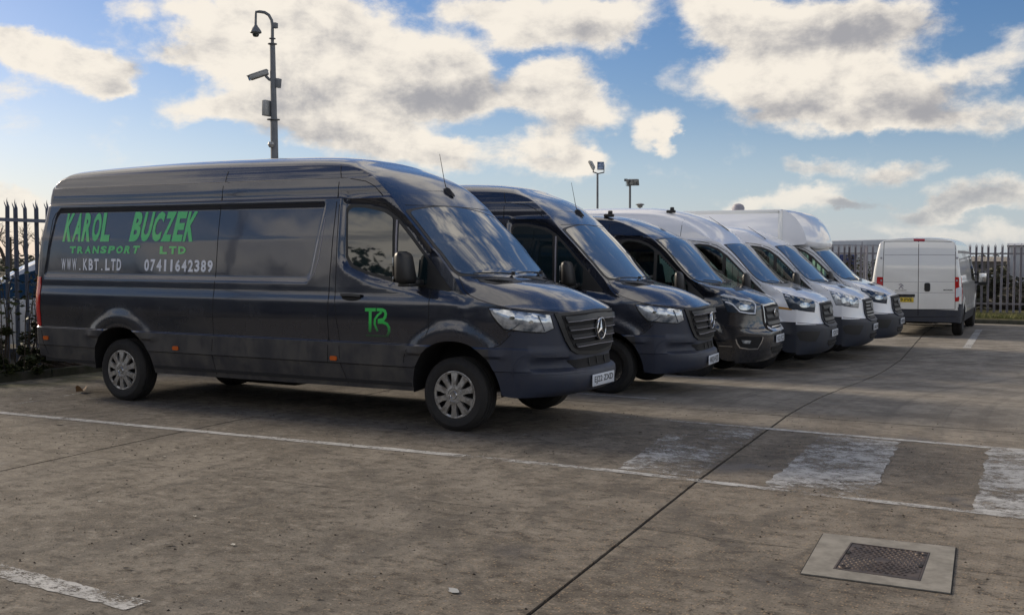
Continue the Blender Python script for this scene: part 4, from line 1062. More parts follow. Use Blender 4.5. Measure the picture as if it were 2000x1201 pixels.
    for vt in bm.verts: vt.co.y *= 1.45
    bm_obj('oval_badge', bm, CHROME if style == 'led' else LAMPG, r, loc=(p.x+.05, cy, .98))
    v.lines('bumper_gap', [(Bpx([(175, 655), (215, 640), (400, 648), (500, 656), (620, 664), (715, 668)]), 'px', .010, dict(h=6))], SEAM, both=True)
    v.patch('fog_lamp_recess', Bpx([(418, 765), (425, 805), (455, 860), (560, 880), (648, 875), (690, 800), (706, 750), (600, 752), (480, 748)]), 'px', SEAM if style == 'led' else BLACKP, h=6, off=.003, both=True)
    if style == 'led':
        v.lines('fog_lamp_trim', [(Bpx([(420, 775), (432, 820), (462, 866), (560, 882), (650, 878), (690, 806), (706, 755)]), 'px', .022, dict(h=4, off=.006, height=.008))], CHROME, both=True)
        v.patch('fog_lamp', Bpx([(478, 786), (582, 792), (565, 826), (495, 822)]), 'px', HLENS, h=5, off=.012, both=True)
        v.lines('lower_trim', [(Bpx([(240, 848), (385, 856)]), 'px', .012, dict(h=5, off=.003, height=.004))], CHROME, both=True)
    v.patch('lower_intake', round_poly([(.64, .49), (v.W-.64, .49), (v.W-.72, .385), (.72, .385)], .02, 3), 'front', SEAM, h=.07, off=.004)
    v.patch('intake_bar', [(.66, .445), (v.W-.66, .445), (v.W-.67, .43), (.67, .43)], 'front', BLACKP, h=.07, off=.012)
    plate(v, 'front_number_plate', plate_text, cy, .60, PLATEW)
    for far in (0, 1):
        m = empty('door_mirror', (-1.13, -.07 if not far else v.W+.07, 1.40)); m.parent = r; sg = 1 if far else -1
        bm = bmesh.new(); add_box(bm, (0, sg*.02, .03), (.16, .20, .34), bevel=.06)
        for vt in bm.verts: vt.co.x -= .25*max(0, vt.co.z+.05) if vt.co.x > 0 else 0
        bm_obj('mirror_housing', bm, BLACKP, m, angle=50)
        bm = bmesh.new(); add_box(bm, (.075, sg*.06, -.10), (.02, .05, .06), bevel=.006); bm_obj('mirror_indicator', bm, LAMPG, m)
        bm = bmesh.new(); add_box(bm, (.04, -sg*.02, -.13), (.10, .14, .06), bevel=.02); bm_obj('mirror_arm', bm, BLACKP, m)
    if cut is None:
        v.patch('tail_light', round_poly([(-5.88, .85), (-5.80, .85), (-5.80, 1.45), (-5.87, 1.45)], .01, 2), 'side', RED, h=.06, off=.008, both=True)
        v.lines('rear_door_gap', [([(cy, 2.3), (cy, .56)], 'rear', .012), ([(.25, 2.2), (.22, 1.4), (.22, .56), (v.W-.22, .56), (v.W-.22, 1.4), (v.W-.25, 2.2)], 'rear', .01)], SEAM)
        plate(v, 'rear_number_plate', plate_text, cy, .78, PLATEY, rear=True)
    underbody(v) if cut is None else None
    v.cam, v.inv = keep
    for far in (0, 1):
        make_wheel(v, -1.02, far, 0, style='black', y=.15)
        make_wheel(v, -4.77, far, 0, style='black' if cut is None else 'steel', y=.15)
def transit(name, origin, rz, label, style, colour, bumper, high=False, cut=None, text='', group='vans parked side by side in a row'):
    root = empty(name, origin, rz, label, 'van', group)
    v = Van(transit_spec(high, cut, colour, bumper), root, origin, rz)
    transit_details(v, style, cut, text); return v
v3 = transit('panel_van', (.07, 6.68, -.17), .03, 'dark grey panel van with chrome-framed grille and fog lamps, between grey and white vans', 'led', GREY3, GREY3, text='FG21 FCZ')
v4 = transit('panel_van', (.404, 9.04, -.215), .019, 'tall white panel van with a short amber stripe behind its headlight', 'dark', WHITE, BLACKP2, high=True, text='YC20 LFV')
v5 = transit('panel_van', (.72, 11.20, -.22), .02, 'low-roofed white panel van with clear older headlights, left of the box-bodied van', 'clear', WHITE, BLACKP2, text='BD66 OHN')
v6 = transit('luton_van', (.86, 13.46, -.22), 0.0, 'white box-bodied van with a rounded pod over the cab, last of the row', 'dark', WHITE, BLACKP2, cut=-2.28, text='MF20 XNU')
o = v4.patch('amber_stripe', [(1507, 597.0), (1546, 602.0), (1546.5, 606.0), (1507, 601.5)], 'px', YSTRIPE, h=4, off=.003, thick=.003)
# roof aerials and brackets
for v, (u, w), tip in ((v3, (1283, 438), (-.32, 0, .24)), (v4, (1424, 452), (-.36, 0, .26)), (v5, (1496, 468), (-.34, 0, .24))):
    h_ = v.px(u, w)
    if h_:
        bm = bmesh.new(); p = h_[0]; add_tube(bm, [p-Vector((0, 0, .01)), p+Vector((-.03, 0, .03)), p+Vector(tip)], [.012, .007, .003], 6); bm_obj('aerial', bm, BLACKP, v.root)
for v, x in ((v3, -2.45), (v4, -2.62)):
    p = v.top(x, .42)[0]; bm = bmesh.new(); add_box(bm, (0, 0, .03), (.16, .07, .05), bevel=.015); add_box(bm, (.02, 0, .07), (.07, .05, .07), bevel=.015); bm_obj('roof_bracket', bm, BLACKP, v.root, loc=p)

# box body of the last van ------------------------------------------
def luton_body(v):
    r = v.root; y0, y1 = -.10, v.W+.10; x0, x1 = -6.1, -2.12; zb_, zt = .98, 2.84
    bm = bmesh.new(); add_box(bm, ((x0+x1)/2, v.W/2, (zb_+zt)/2), (x1-x0, y1-y0, zt-zb_), bevel=.03); bm_obj('box_body', bm, WHITE, r)
    for yy in (y0-.004, y1+.004):
        bm = bmesh.new()
        for xx in (x1-.03, x0+.04): add_box(bm, (xx, yy, (zb_+zt)/2), (.09, .012, zt-zb_-.06), bevel=.004)
        add_box(bm, ((x0+x1)/2, yy, zt-.04), (x1-x0-.1, .012, .07), bevel=.004); add_box(bm, ((x0+x1)/2, yy, zb_+.04), (x1-x0-.1, .012, .08), bevel=.004)
        bm_obj('box_edge_trim', bm, WHITE_OLD, r)
    # rounded pod over the cab: profile in x/z, edges pulled in towards the nose
    prof = []
    top = [(-2.12, 2.95), (-1.95, 2.945), (-1.70, 2.90), (-1.45, 2.79), (-1.25, 2.63), (-1.10, 2.43), (-1.02, 2.22), (-1.03, 2.12), (-1.12, 2.06), (-1.35, 2.05), (-1.7, 2.08), (-2.12, 2.16)]
    top = [(-2.12+(x+2.12)*.64, z-.11*min(1, max(0, (z-2.0)/.5))) for x, z in top]
    bm = bmesh.new(); grid = []
    N = 16
    for i, (x, z) in enumerate(top):
        row = []
        for j in range(N+1):
            s = -1+2*j/N; e = abs(s)**3.2
            d = (x+2.12)/.70
            px_ = x-e*.22*d; cz = 2.42; pz = z-(z-cz)*e*.22*min(1, d*1.5)*abs(s)
            hw_ = (y1-y0)/2*(1-.06*d); row.append(bm.verts.new((px_, v.W/2+s*hw_, pz)))
        grid.append(row)
    for i in range(len(grid)-1):
        for j in range(N): bm.faces.new((grid[i][j], grid[i][j+1], grid[i+1][j+1], grid[i+1][j]))
    for j in (0, N): bm.faces.new([g_[j] for g_ in grid])
    bmesh.ops.triangulate(bm, faces=[f for f in bm.faces if len(f.verts) > 4])
    bm_obj('cab_pod', bm, WHITE, r, angle=50)
    bm = bmesh.new(); add_lathe(bm, [(.17, 0), (.17, .02), (.13, .025), (.14, .10), (.11, .16), (.05, .19), (0, .195)], 20, 'Z'); bm_obj('roof_vent', bm, GALV, r, loc=(-3.35, v.W/2, zt))
    bm = bmesh.new(); add_tube(bm, [(x0-.06, .2, zt-.05), (x0-.06, .2, zt+.05), (x0-.16, .2, zt+.07), (x0-.16, .2, zt-.06)], .012, 6); bm_obj('rear_bracket', bm, GALV, r)
    bm = bmesh.new(); add_box(bm, (-4.1, v.W/2-.45, .62), (4.0, .09, .16)); add_box(bm, (-4.1, v.W/2+.45, .62), (4.0, .09, .16)); add_box(bm, (-1.2, v.W/2, .42), (1.6, 1.2, .1)); add_box(bm, (x0+.1, v.W/2, .50), (.08, 2.0, .10))
    for xx in (-2.6, -3.4, -5.6): add_box(bm, (xx, v.W/2, .84), (.08, 2.1, .26))
    add_tube(bm, [(-4.77, .2, .33), (-4.77, v.W-.2, .33)], .06, 8); bm_obj('chassis', bm, SEAM, r)
    for yy in (.0, v.W):
        bm = bmesh.new(); add_box(bm, (-3.3, yy+(.04 if yy == 0 else -.04), .62), (1.5, .04, .35), bevel=.01); bm_obj('side_guard', bm, GALV, r)
luton_body(v6)

# ------------------------------------------------------------------ the white van that stands with its back to us
def boxer():
    sp = transit_spec(False, None, WHITE_OLD, BLACKP2, W=2.05)
    rows = []
    for q in sp['rows']:
        rows.append(q)
    rows[:9] = [(-5.98, 2.09, -5.98, 2.12, 2, 1, 2.6, .6), (-5.96, 2.18, -5.95, 2.28, 2, 1, 2.6, .5), (-5.85, 2.23, -5.85, 2.36, 2, 1, 2.6, .5), (-4.4, 2.25, -4.4, 2.4, 2, 1, 2.6, .5),
        (-3.1, 2.25, -3.1, 2.4, 2, 1, 2.6, .5), (-2.6, 2.24, -2.6, 2.38, 2, 1, 2.6, .55), (-2.28, 2.22, -2.25, 2.3, 2, 1, 2.4, .7), (-2.05, 2.12, -1.98, 2.18, 2, 1, 2, .85), (-1.86, 2.08, -1.74, 2.12, 2, 1, 2, .95)]
    sp['rows'] = rows; sp['xr'] = -5.98; sp['rr'] = .07; sp['lean'] = .07; sp['rearz'] = .36
    sp['rows'][9] = (-1.69, 2.03, -1.59, 2.07, 2, 1, 2, 1); sp['rows'][10] = (-1.54, 1.94, -1.48, 1.99, 2, 1, 2, 1)
    sp['hz'] = [.25, .5, .8, 1.1, 1.35, 1.7, 2.05, 2.2, 2.27, 2.6]; sp['hw'] = [.97, 1.0, 1.02, 1.02, 1.0, .955, .90, .865, .82, .7]
    sp['arches'] = [(-.95, .44, .80), (-4.985, .44, .78)]; sp['sx'] = [-6, -5.9, -4.3, -1.5, -.6, -.37]; sp['sz'] = [.36, .34, .33, .33, .33, .27]
    def bmp(x, z):
        y = -.012*sstep(.68, .66, z)+.014*sstep(1.30, 1.34, z)*sstep(2.05, 2.02, z)*sstep(-5.8, -5.7, x)*sstep(-1.0, -1.3, x)
        for ax in (-.95, -4.985):
            d = math.hypot(x-ax, z-.36); y -= .02*sstep(.62, .52, d)*sstep(.42, .48, d) if z > .5 else 0
        return y
    sp['bump'] = bmp
    def split(c, pt):
        if pt == 'R': return 'rear_doors' if c.z > .685 else 'rear_bumper'
        if pt == 'S' and c.x < -5.45 and c.z < .80: return 'rear_bumper'
        if pt == 'N' and c.z < .765: return 'front_bumper'
        if pt == 'S' and c.z < .55: return 'side_cladding'
        return 'body'
    sp['lv'] += [.685, .80]
    sp['split'] = split
    O = (1.565, 24.74, -.22); rz = R(91.0)
    root = empty('panel_van', O, rz, 'dusty white panel van seen from behind with closed rear doors and yellow number plate', 'van')
    v = Van(sp, root, O, rz); P = lambda pts: [(1600+a/4.0025, 420+b/4.0025) for a, b in pts]
    G = lambda line, w: (P(line), 'px', w, dict(h=6))
    v.lines('rear_door_gaps', [G([(778, 208), (776, 400), (774, 600), (772, 785)], .016), G([(505, 208), (640, 206), (900, 206), (1066, 210)], .014), G([(508, 210), (500, 400), (497, 600), (497, 735)], .014), G([(1066, 212), (1064, 400), (1062, 735)], .014)], SEAM)
    v.lines('rear_door_creases', [G([(512, 313), (770, 311)], .014), G([(782, 311), (1062, 313)], .014), G([(505, 604), (770, 606)], .010), G([(780, 608), (1058, 608)], .010), G([(500, 523), (768, 524)], .008), G([(780, 523), (1058, 522)], .008)], GALV)
    v.patch('high_brake_lamp', round_poly(P([(738, 186), (826, 187), (825, 204), (739, 203)]), .8, 3), 'px', RED, h=6, off=.01)
    v.patch('tail_light', P([(1062, 484), (1108, 486), (1116, 545), (1118, 610), (1114, 674), (1062, 676)]), 'px', RED, h=5, off=.010)
    v.patch('tail_light', P([(453, 484), (497, 485), (497, 676), (447, 676), (446, 560)]), 'px', RED, h=5, off=.010)
    v.patch('reversing_lens', P([(1068, 575), (1108, 560), (1110, 632), (1068, 645)]), 'px', PLATEW, h=5, off=.014)
    v.patch('door_handle', round_poly(P([(822, 530), (868, 530), (868, 598), (822, 598)]), 4, 4), 'px', BLACKP, h=5, off=.012)
    v.patch('plate_lamp_bar', round_poly(P([(562, 618), (748, 619), (748, 641), (562, 641)]), 1, 2), 'px', BLACKP, h=8, off=.02)
    for zz in (330, 505):
        for xx in (486, 1076): v.patch('hinge', round_poly(P([(xx-7, zz), (xx+7, zz), (xx+7, zz+14), (xx-7, zz+14)]), .5, 2), 'px', GALV, h=5, off=.02, thick=.02)
    for body, q, sc in (('BOXER', [(972, 581), (1046, 581), (1046, 592), (972, 592)], 1), ('PEUGEOT', [(596, 586), (684, 586), (684, 593), (596, 593)], 1)):
        lettering('model_lettering', body, P(q), v.px, BLACKP, root, off=.004, bold=.03)
    bm = bmesh.new()
    for line, w_ in (([(622, 545), (640, 540), (652, 548), (640, 556)], .03), ([(640, 552), (632, 566), (622, 579)], .026), ([(636, 560), (648, 568), (657, 579)], .026), ([(650, 545), (658, 556)], .02)):
        v.strip(bm, P(line), 'px', w_, off=.006, h=2)
    v.emit('lion_emblem', bm, GALV)
    c_, _n = v.px(*P([(649, 661)])[0]); plate(v, 'rear_number_plate', 'LG19 PVE', c_.y, c_.z, PLATEY, rear=True)
    v.lines('bumper_edge', [G([(500, 736), (770, 737), (1060, 738)], .014), G([(470, 795), (772, 797), (1120, 792)], .014)], SEAM)
    v.patch('door_glass', [(-2.15, 1.95), (-1.72, 1.9), (-1.0, 1.35), (-1.0, 1.25), (-2.15, 1.3)], 'side', SIDEGLASS, h=.1, off=.01, both=True)
    v.tsurf('windscreen', [(v.tcorner-10, .1), (v.tcorner-10, 1.9), (v.tcorner-6.2, 1.9), (v.tcorner-6.2, .1)], SCREEN)
    for far in (0, 1):
        sg = 1 if far else -1; m = empty('door_mirror', (-1.55, -.20 if not far else v.W+.20, 1.33)); m.parent = root
        bm = bmesh.new(); add_box(bm, (0, 0, 0), (.14, .24, .36), bevel=.05); bm_obj('mirror_housing', bm, BLACKP, m)
        bm = bmesh.new(); add_box(bm, (-.072, 0, .03), (.006, .19, .24), bevel=.002); bm_obj('mirror_glass', bm, CHROME, m)
        bm = bmesh.new(); add_tube(bm, [(0, 0, -.1), (0, -sg*.2, -.1)], .03, 6); add_tube(bm, [(0, 0, .12), (0, -sg*.24, .12)], .02, 6); bm_obj('mirror_arm', bm, BLACKP, m)
        make_wheel(v, -.95, far, 0, style='black', y=.14); make_wheel(v, -4.985, far, 0, style='black', y=.14)
    bm = bmesh.new(); add_lathe(bm, [(0, -.12), (.33, -.12), (.34, 0), (.33, .12), (0, .12)], 24, 'Z', (-5.4, v.W/2, .42)); bm_obj('spare_wheel', bm, RUBBER, root)
    underbody(v); return v
boxer()

# ------------------------------------------------------------------ ground
def concrete_mat(name='concrete_slab', joints=False, tint=(1, 1, 1)):
    m, t, b = principled(name, (.2, .18, .15), .85, 0, .35)
    geo = t.node('ShaderNodeNewGeometry'); P = geo.outputs['Position']; x, y, z = t.sep(P)
    oi = t.node('ShaderNodeObjectInfo'); rnd = oi.outputs['Random']
    big = t.noise(P, .35, 5, .55); mid = t.noise(P, 1.7, 7, .62); fine = t.noise(P, 26, 6, .7); vf = t.noise(P, 120, 3, .6)
    g8 = t.noise(t.vmath('MULTIPLY', P, (1, 1.3, 1)), 7.5, 8, .72); g45 = t.noise(P, 48, 5, .75)
    c = t.mix(t.smooth(big, .32, .68), (.125, .113, .096), (.205, .187, .160))
    c = t.mix(t.smooth(mid, .36, .64, 0, .8), c, (.084, .073, .060))
    c = t.mix(t.smooth(g8, .51, .62, 0, .85), c, (.040, .034, .028)); c = t.mix(t.smooth(g8, .47, .36, 0, .65), c, (.24, .22, .19))
    c = t.mix(t.smooth(g45, .54, .68, 0, .8), c, (.035, .030, .026)); c = t.mix(t.smooth(g45, .45, .32, 0, .7), c, (.26, .235, .20))
    # exposed aggregate: warm specks and dark pits
    v = t.node('ShaderNodeTexVoronoi'); v.feature = 'F1'; v.inputs['Scale'].default_value = 62; t.l.new(P, v.inputs['Vector'])
    sp = t.smooth(v.outputs['Distance'], .45, .2); vc = t.sep(v.outputs['Color'])[0]
    rough_zone = t.smooth(x, .2, 2.2, .45, 1.0)
    c = t.mix(t.math('MULTIPLY', t.math('MULTIPLY', sp, rough_zone), t.smooth(vc, .55, .9, 0, .75)), c, (.34, .25, .16))
    c = t.mix(t.math('MULTIPLY', sp, t.smooth(vc, .42, .1, 0, .7)), c, (.025, .022, .020))
    # warm, washed-out patch on the right, greyer on the left
    c = t.mix(t.math('MULTIPLY', rough_zone, .35), c, t.mix(1.0, c, (1.22, 1.08, .90), 'MULTIPLY'))
    ds = t.noise(t.vmath('MULTIPLY', t.vmath('ADD', P, t.vmath('MULTIPLY', t.comb(mid, mid), (.6, .2, 0))), (2.6, .35, 1)), 1.5, 6, .65)
    c = t.mix(t.smooth(ds, .50, .66, 0, .5), c, (.052, .046, .041)); c = t.mix(t.smooth(ds, .44, .30, 0, .3), c, (.19, .175, .15))
    def sweep(cx, cy, r0, w):
        rr = t.vmath('LENGTH', t.vmath('SUBTRACT', P, (cx, cy, 0))); e = t.math('ABSOLUTE', t.math('SUBTRACT', rr, r0)); return t.math('MULTIPLY', t.smooth(e, w, w*.5), t.smooth(t.noise(P, 3.5, 6, .7), .35, .6))
    tr = None
    for q_ in ((7.0, -3.5, 6.3, .11), (7.2, -3.3, 7.9, .11), (-6.0, -9.5, 9.3, .12), (-6.0, -9.5, 10.9, .12), (8.0, -12, 9.5, .13)):
        k_ = sweep(*q_); tr = k_ if tr is None else t.math('MAXIMUM', tr, k_)
    c = t.mix(t.math('MULTIPLY', tr, .38), c, (.045, .041, .038))
    r = t.vmath('LENGTH', t.vmath('MULTIPLY', t.vmath('SUBTRACT', P, (22, 4.0, 0)), (1, 1.0, 0)))
    ring = t.noise(t.comb(t.math('ADD', t.math('MULTIPLY', r, 3.4), t.math('MULTIPLY', mid, .35)), 0.0), 1.2, 6, .7)
    far = t.smooth(y, .5, 4.5)  # far yard lightened: its sunlit tone is put into the colour
    c = t.mix(t.math('MULTIPLY', far, .72), c, t.mix(t.smooth(mid, .35, .65), (.30, .28, .245), (.17, .155, .132)))
    c = t.mix(t.math('MULTIPLY', far, t.smooth(ring, .48, .62, 0, .5)), c, (.065, .060, .055)); c = t.mix(t.math('MULTIPLY', far, t.smooth(ring, .42, .30, 0, .5)), c, (.30, .28, .245))
    c = t.mix(t.math('MULTIPLY', far, t.smooth(g8, .5, .65, 0, .55)), c, (.075, .066, .056))
    # moss close to the left kerb, oil below the bays
    moss = t.math('MULTIPLY', t.smooth(x, -6.6, -7.9), t.smooth(mid, .3, .6)); c = t.mix(t.math('MULTIPLY', moss, .7), c, (.085, .095, .035))
    oil = t.math('MULTIPLY', t.smooth(t.noise(P, .8, 4, .5), .60, .74), t.smooth(mid, .3, .55)); c = t.mix(t.math('MULTIPLY', oil, .55), c, (.05, .045, .042))
    c = t.mix(t.smooth(rnd, 0, 1, 0, .14, True), c, (.26, .23, .19))
    t.l.new(c, b.inputs['Base Color']); t.l.new(t.smooth(oil, 0, 1, .88, .55), b.inputs['Roughness'])
    hgt = t.math('ADD', t.math('ADD', t.math('MULTIPLY', g8, .8), t.math('MULTIPLY', g45, .5)), t.math('MULTIPLY', vf, .3)); bump(t, b, hgt, .7, .012)
    return m
CONC = concrete_mat()
def soil_mat():
    m, t, b = principled('soil', (.06, .05, .04), .95, 0, .2)
    P = t.node('ShaderNodeNewGeometry').outputs['Position']; n = t.noise(P, 2, 8, .7); t.l.new(t.mix(n, (.035, .03, .022), (.10, .09, .06)), b.inputs['Base Color']); bump(t, b, t.noise(P, 14, 6, .7), .8, .05); return m
SOIL = soil_mat()
JOINT, _t, _b = principled('joint_filler', (.016, .015, .014), .95)
def sheet(name, x0, x1, y0, y1, dz, mat, nx=2, ys=None, parent=None):
    ys = ys or [y0+(y1-y0)*k/24 for k in range(25)]; xs = [x0+(x1-x0)*k/nx for k in range(nx+1)]
    V = [(x, y, gz(y)+dz) for y in ys for x in xs]; F = [(j*(nx+1)+i, j*(nx+1)+i+1, (j+1)*(nx+1)+i+1, (j+1)*(nx+1)+i) for j in range(len(ys)-1) for i in range(nx)]
    return mesh_obj(name, V, F, mat, parent)
yl = [-500, -60, -20]+list(np.arange(-18, 26, 1.0))+[30, 60, 200, 900]
tag(sheet('ground', -700, 700, 0, 0, -.035, SOIL, 8, yl), kind='structure')
def jx(y): return interp(y, [-20, -10, -4.2, -1, 2.6, 12.2, 20.2, 30], [3.3, 2.35, 1.92, 1.67, 1.457, 1.24, .70, .3])
COLX = [lambda y: -8.0, lambda y: jx(y)-4.78+(-.09 if y < 0 else 0), jx, lambda y: jx(y)+4.7, lambda y: jx(y)+9.5, lambda y: jx(y)+14.3]
ROWY = [-17.5, -12.5, -7.45, -2.45, 2.60, 7.3, 12.07, 16.9, 21.4, 25.3]
yard = tag(empty('yard_paving', (0, 0, 0)), kind='structure')
tag(sheet('joint_bed', -8.0, 17, -17.5, 25.3, -.012, JOINT, 4, list(np.arange(-17.5, 25.4, .6)), parent=yard))
for ci in range(5):
    for ri in range(len(ROWY)-1):
        g = .012; gy0 = .003 if ri == 3 else .012; gy1 = .003 if ri == 2 else .012
        ys = [ROWY[ri]+gy0+(ROWY[ri+1]-ROWY[ri]-gy0-gy1)*k/20 for k in range(21)]; nx = 10
        bm = bmesh.new(); rows_ = []
        for y in ys:
            wob = lambda i: .004*noise.noise(Vector((i*7.3, y*1.6, ci)))
            a = COLX[ci](y)+g+wob(1); b_ = COLX[ci+1](y)-g+wob(2)
            rows_.append([bm.verts.new((a+(b_-a)*k/nx, y+(.006*noise.noise(Vector((k*.9+ci*11, ri*5, 1.1))) if y in (ys[0], ys[-1]) else 0), gz(y))) for k in range(nx+1)])
        for r0, r1 in zip(rows_, rows_[1:]):
            for k in range(nx): bm.faces.new((r0[k], r0[k+1], r1[k+1], r1[k]))
        be = [e for e in bm.edges if len(e.link_faces) == 1]; mp = {}
        for e in be:
            for v in e.verts:
                if v not in mp: mp[v] = bm.verts.new(v.co-Vector((0, 0, .02)))
        for e in be: bm.faces.new((e.verts[0], e.verts[1], mp[e.verts[1]], mp[e.verts[0]]))
        bm_obj('concrete_slab', bm, CONC, yard, angle=40)

def worn_paint(name, cover=.5, scale=6.0, white=(.50, .50, .49)):
    m, t, b = principled(name, white, .75, 0, .3)
    P = t.node('ShaderNodeNewGeometry').outputs['Position']
    n = t.noise(t.vmath('MULTIPLY', P, (1, 1.25, 1)), scale, 12, .80, .1); n2 = t.noise(P, 1.3, 3, .5); n3 = t.noise(t.vmath('MULTIPLY', P, (.6, 2, 1)), 60, 4, .75)
    v = t.math('ADD', t.math('ADD', n, t.math('MULTIPLY', t.math('SUBTRACT', n2, .5), .55)), t.math('MULTIPLY', t.math('SUBTRACT', n3, .5), .75))
    a = t.smooth(v, 1-cover-.06, 1-cover+.07, 0, .92)
    t.l.new(a, b.inputs['Alpha']); t.l.new(t.mix(t.smooth(t.noise(P, 9, 5, .6), .3, .7), white, tuple(c*.62 for c in white)), b.inputs['Base Color'])
    return m
P_GOOD = worn_paint('line_paint', .60, 7); P_WORN = worn_paint('worn_line_paint', .47, 6); P_FAINT = worn_paint('faint_line_paint', .385, 7, (.42, .42, .41))
P_MID = worn_paint('half_worn_line_paint', .52, 6)
def band(name, pts, width, mat, dz=.004, parent=None):
    """painted line on the ground"""
    bm = bmesh.new(); P = []
    for a, b in zip(pts, pts[1:]):
        a, b = Vector(a), Vector(b); k = max(1, int((b-a).length/.06))
        for i in range(k): P.append(a.lerp(b, i/k))
    P.append(Vector(pts[-1])); rr = []
    for i, p in enumerate(P):
        t = (P[min(i+1, len(P)-1)]-P[max(i-1, 0)]).normalized(); n = Vector((-t.y, t.x)); w = width/2*(1+.35*noise.noise(Vector((i*1.7, width, 0))))
        rr.append([bm.verts.new((p.x+n.x*s*w, p.y+n.y*s*w, gz(p.y+n.y*s*w)+dz)) for s in (-1, 1)])
    for a, b in zip(rr, rr[1:]): bm.faces.new((a[0], b[0], b[1], a[1]))
    return bm_obj(name, bm, mat, parent, smooth=False)
def block(name, quad, mat, dz=.0045, parent=None):
    a, b, c, d = [Vector(q) for q in quad]; N = 60; V = []; F = []
    for j in range(N+1):
        for i in range(5):
            p = a.lerp(b, i/4).lerp(d.lerp(c, i/4), j/N); p.x += .035*noise.noise(Vector((p.x*3, p.y*9, 1)))+.015*noise.noise(Vector((p.x*3, p.y*40, 5))); V.append((p.x, p.y, gz(p.y)+dz))
    for j in range(N):
        for i in range(4): F.append((j*5+i, j*5+i+1, (j+1)*5+i+1, (j+1)*5+i))
    return mesh_obj(name, V, F, mat, parent, smooth=False)
marks = tag(empty('road_markings', (0, 0, 0)), kind='structure')
band('bay_line', [(-8, -1.31), (-5.71, -1.21), (-2.5, -1.07), (-.3, -.96)], .105, P_GOOD, parent=marks)
band('bay_line', [(-.3, -.96), (1.02, -.93), (1.75, -.97)], .10, P_MID, parent=marks)
band('walkway_edge_line', [(1.75, -.97), (3.0, -1.03), (4.4, -1.07)], .09, P_MID, parent=marks)
band('walkway_edge_line', [(-.10, 1.70), (1.41, 1.66)], .06, P_WORN, parent=marks)
band('walkway_edge_line', [(1.35, 1.67), (3.71, 1.58), (6.2, 1.5)], .10, P_GOOD, parent=marks)
block('walkway_block', [(-.40, .15), (.20, .60), (.12, 1.62), (-.10, 1.55)], P_FAINT, parent=marks)
block('walkway_block', [(.99, -.84), (1.62, -.86), (1.47, 1.58), (.68, 1.60)], worn_paint('worn_block_paint', .44, 6), parent=marks)
block('walkway_block', [(2.14, -.92), (2.86, -.95), (2.72, 1.50), (2.03, 1.56)], worn_paint('half_worn_block_paint', .505, 6), parent=marks)
block('walkway_block', [(3.52, -1.0), (4.25, -1.0), (4.15, 1.48), (3.44, 1.54)], worn_paint('solid_block_paint', .56, 6), parent=marks)
band('bay_line', [(-1.0, -4.86), (.28, -4.93)], .15, P_MID, parent=marks); band('bay_line', [(-5.5, -4.7), (-1.0, -4.86)], .12, P_GOOD, parent=marks)
band('bay_line', [(-6.11, -.95), (-6.13, -.5), (-6.28, .4)], .06, P_WORN, parent=marks)
band('bay_line', [(-6.2, 3.2), (-1.3, 3.2), (-.18, 3.18)], .07, P_GOOD, parent=marks)
band('bay_line', [(-6.2, 6.4), (-.2, 6.4)], .08, P_GOOD, parent=marks)
band('bay_line', [(2.06, 15.69), (1.80, 22.3)], .16, P_GOOD, parent=marks); band('bay_line', [(1.85, 22.35), (6.5, 22.9)], .10, P_GOOD, parent=marks)
# fine cracks
def crack(pts, w=.006):
    bm = bmesh.new(); P = []
    for a, b in zip(pts, pts[1:]):
        for k in range(12): P.append(Vector(a).lerp(Vector(b), k/12))
    rr = []
    for i, p in enumerate(P):
        q = Vector((p.x+.02*noise.noise(Vector((p.x*5, p.y*5, 3))), p.y+.03*noise.noise(Vector((p.x*6, p.y*6, 9))), 0)); ww = w*(.5+abs(noise.noise(Vector((i*.6, 4, 0))))*1.6)
        t = (Vector(pts[-1])-Vector(pts[0])).normalized()
        rr.append([bm.verts.new((q.x-t.y*s*ww/2, q.y+t.x*s*ww/2, gz(q.y)+.0035)) for s in (-1, 1)])
    for a, b in zip(rr, rr[1:]): bm.faces.new((a[0], b[0], b[1], a[1]))
    return bm_obj('surface_crack', bm, JOINT, marks, smooth=False)
crack([(1.80, -2.46), (2.3, -2.50), (2.85, -2.44)]); crack([(2.5, -2.05), (2.9, -1.98), (3.2, -2.0)], .004); crack([(-3.5, -2.7), (-2.0, -2.2), (-.6, -2.4)], .004); crack([(-1.0, -3.6), (-.2, -3.2), (.5, -2.6)], .003)

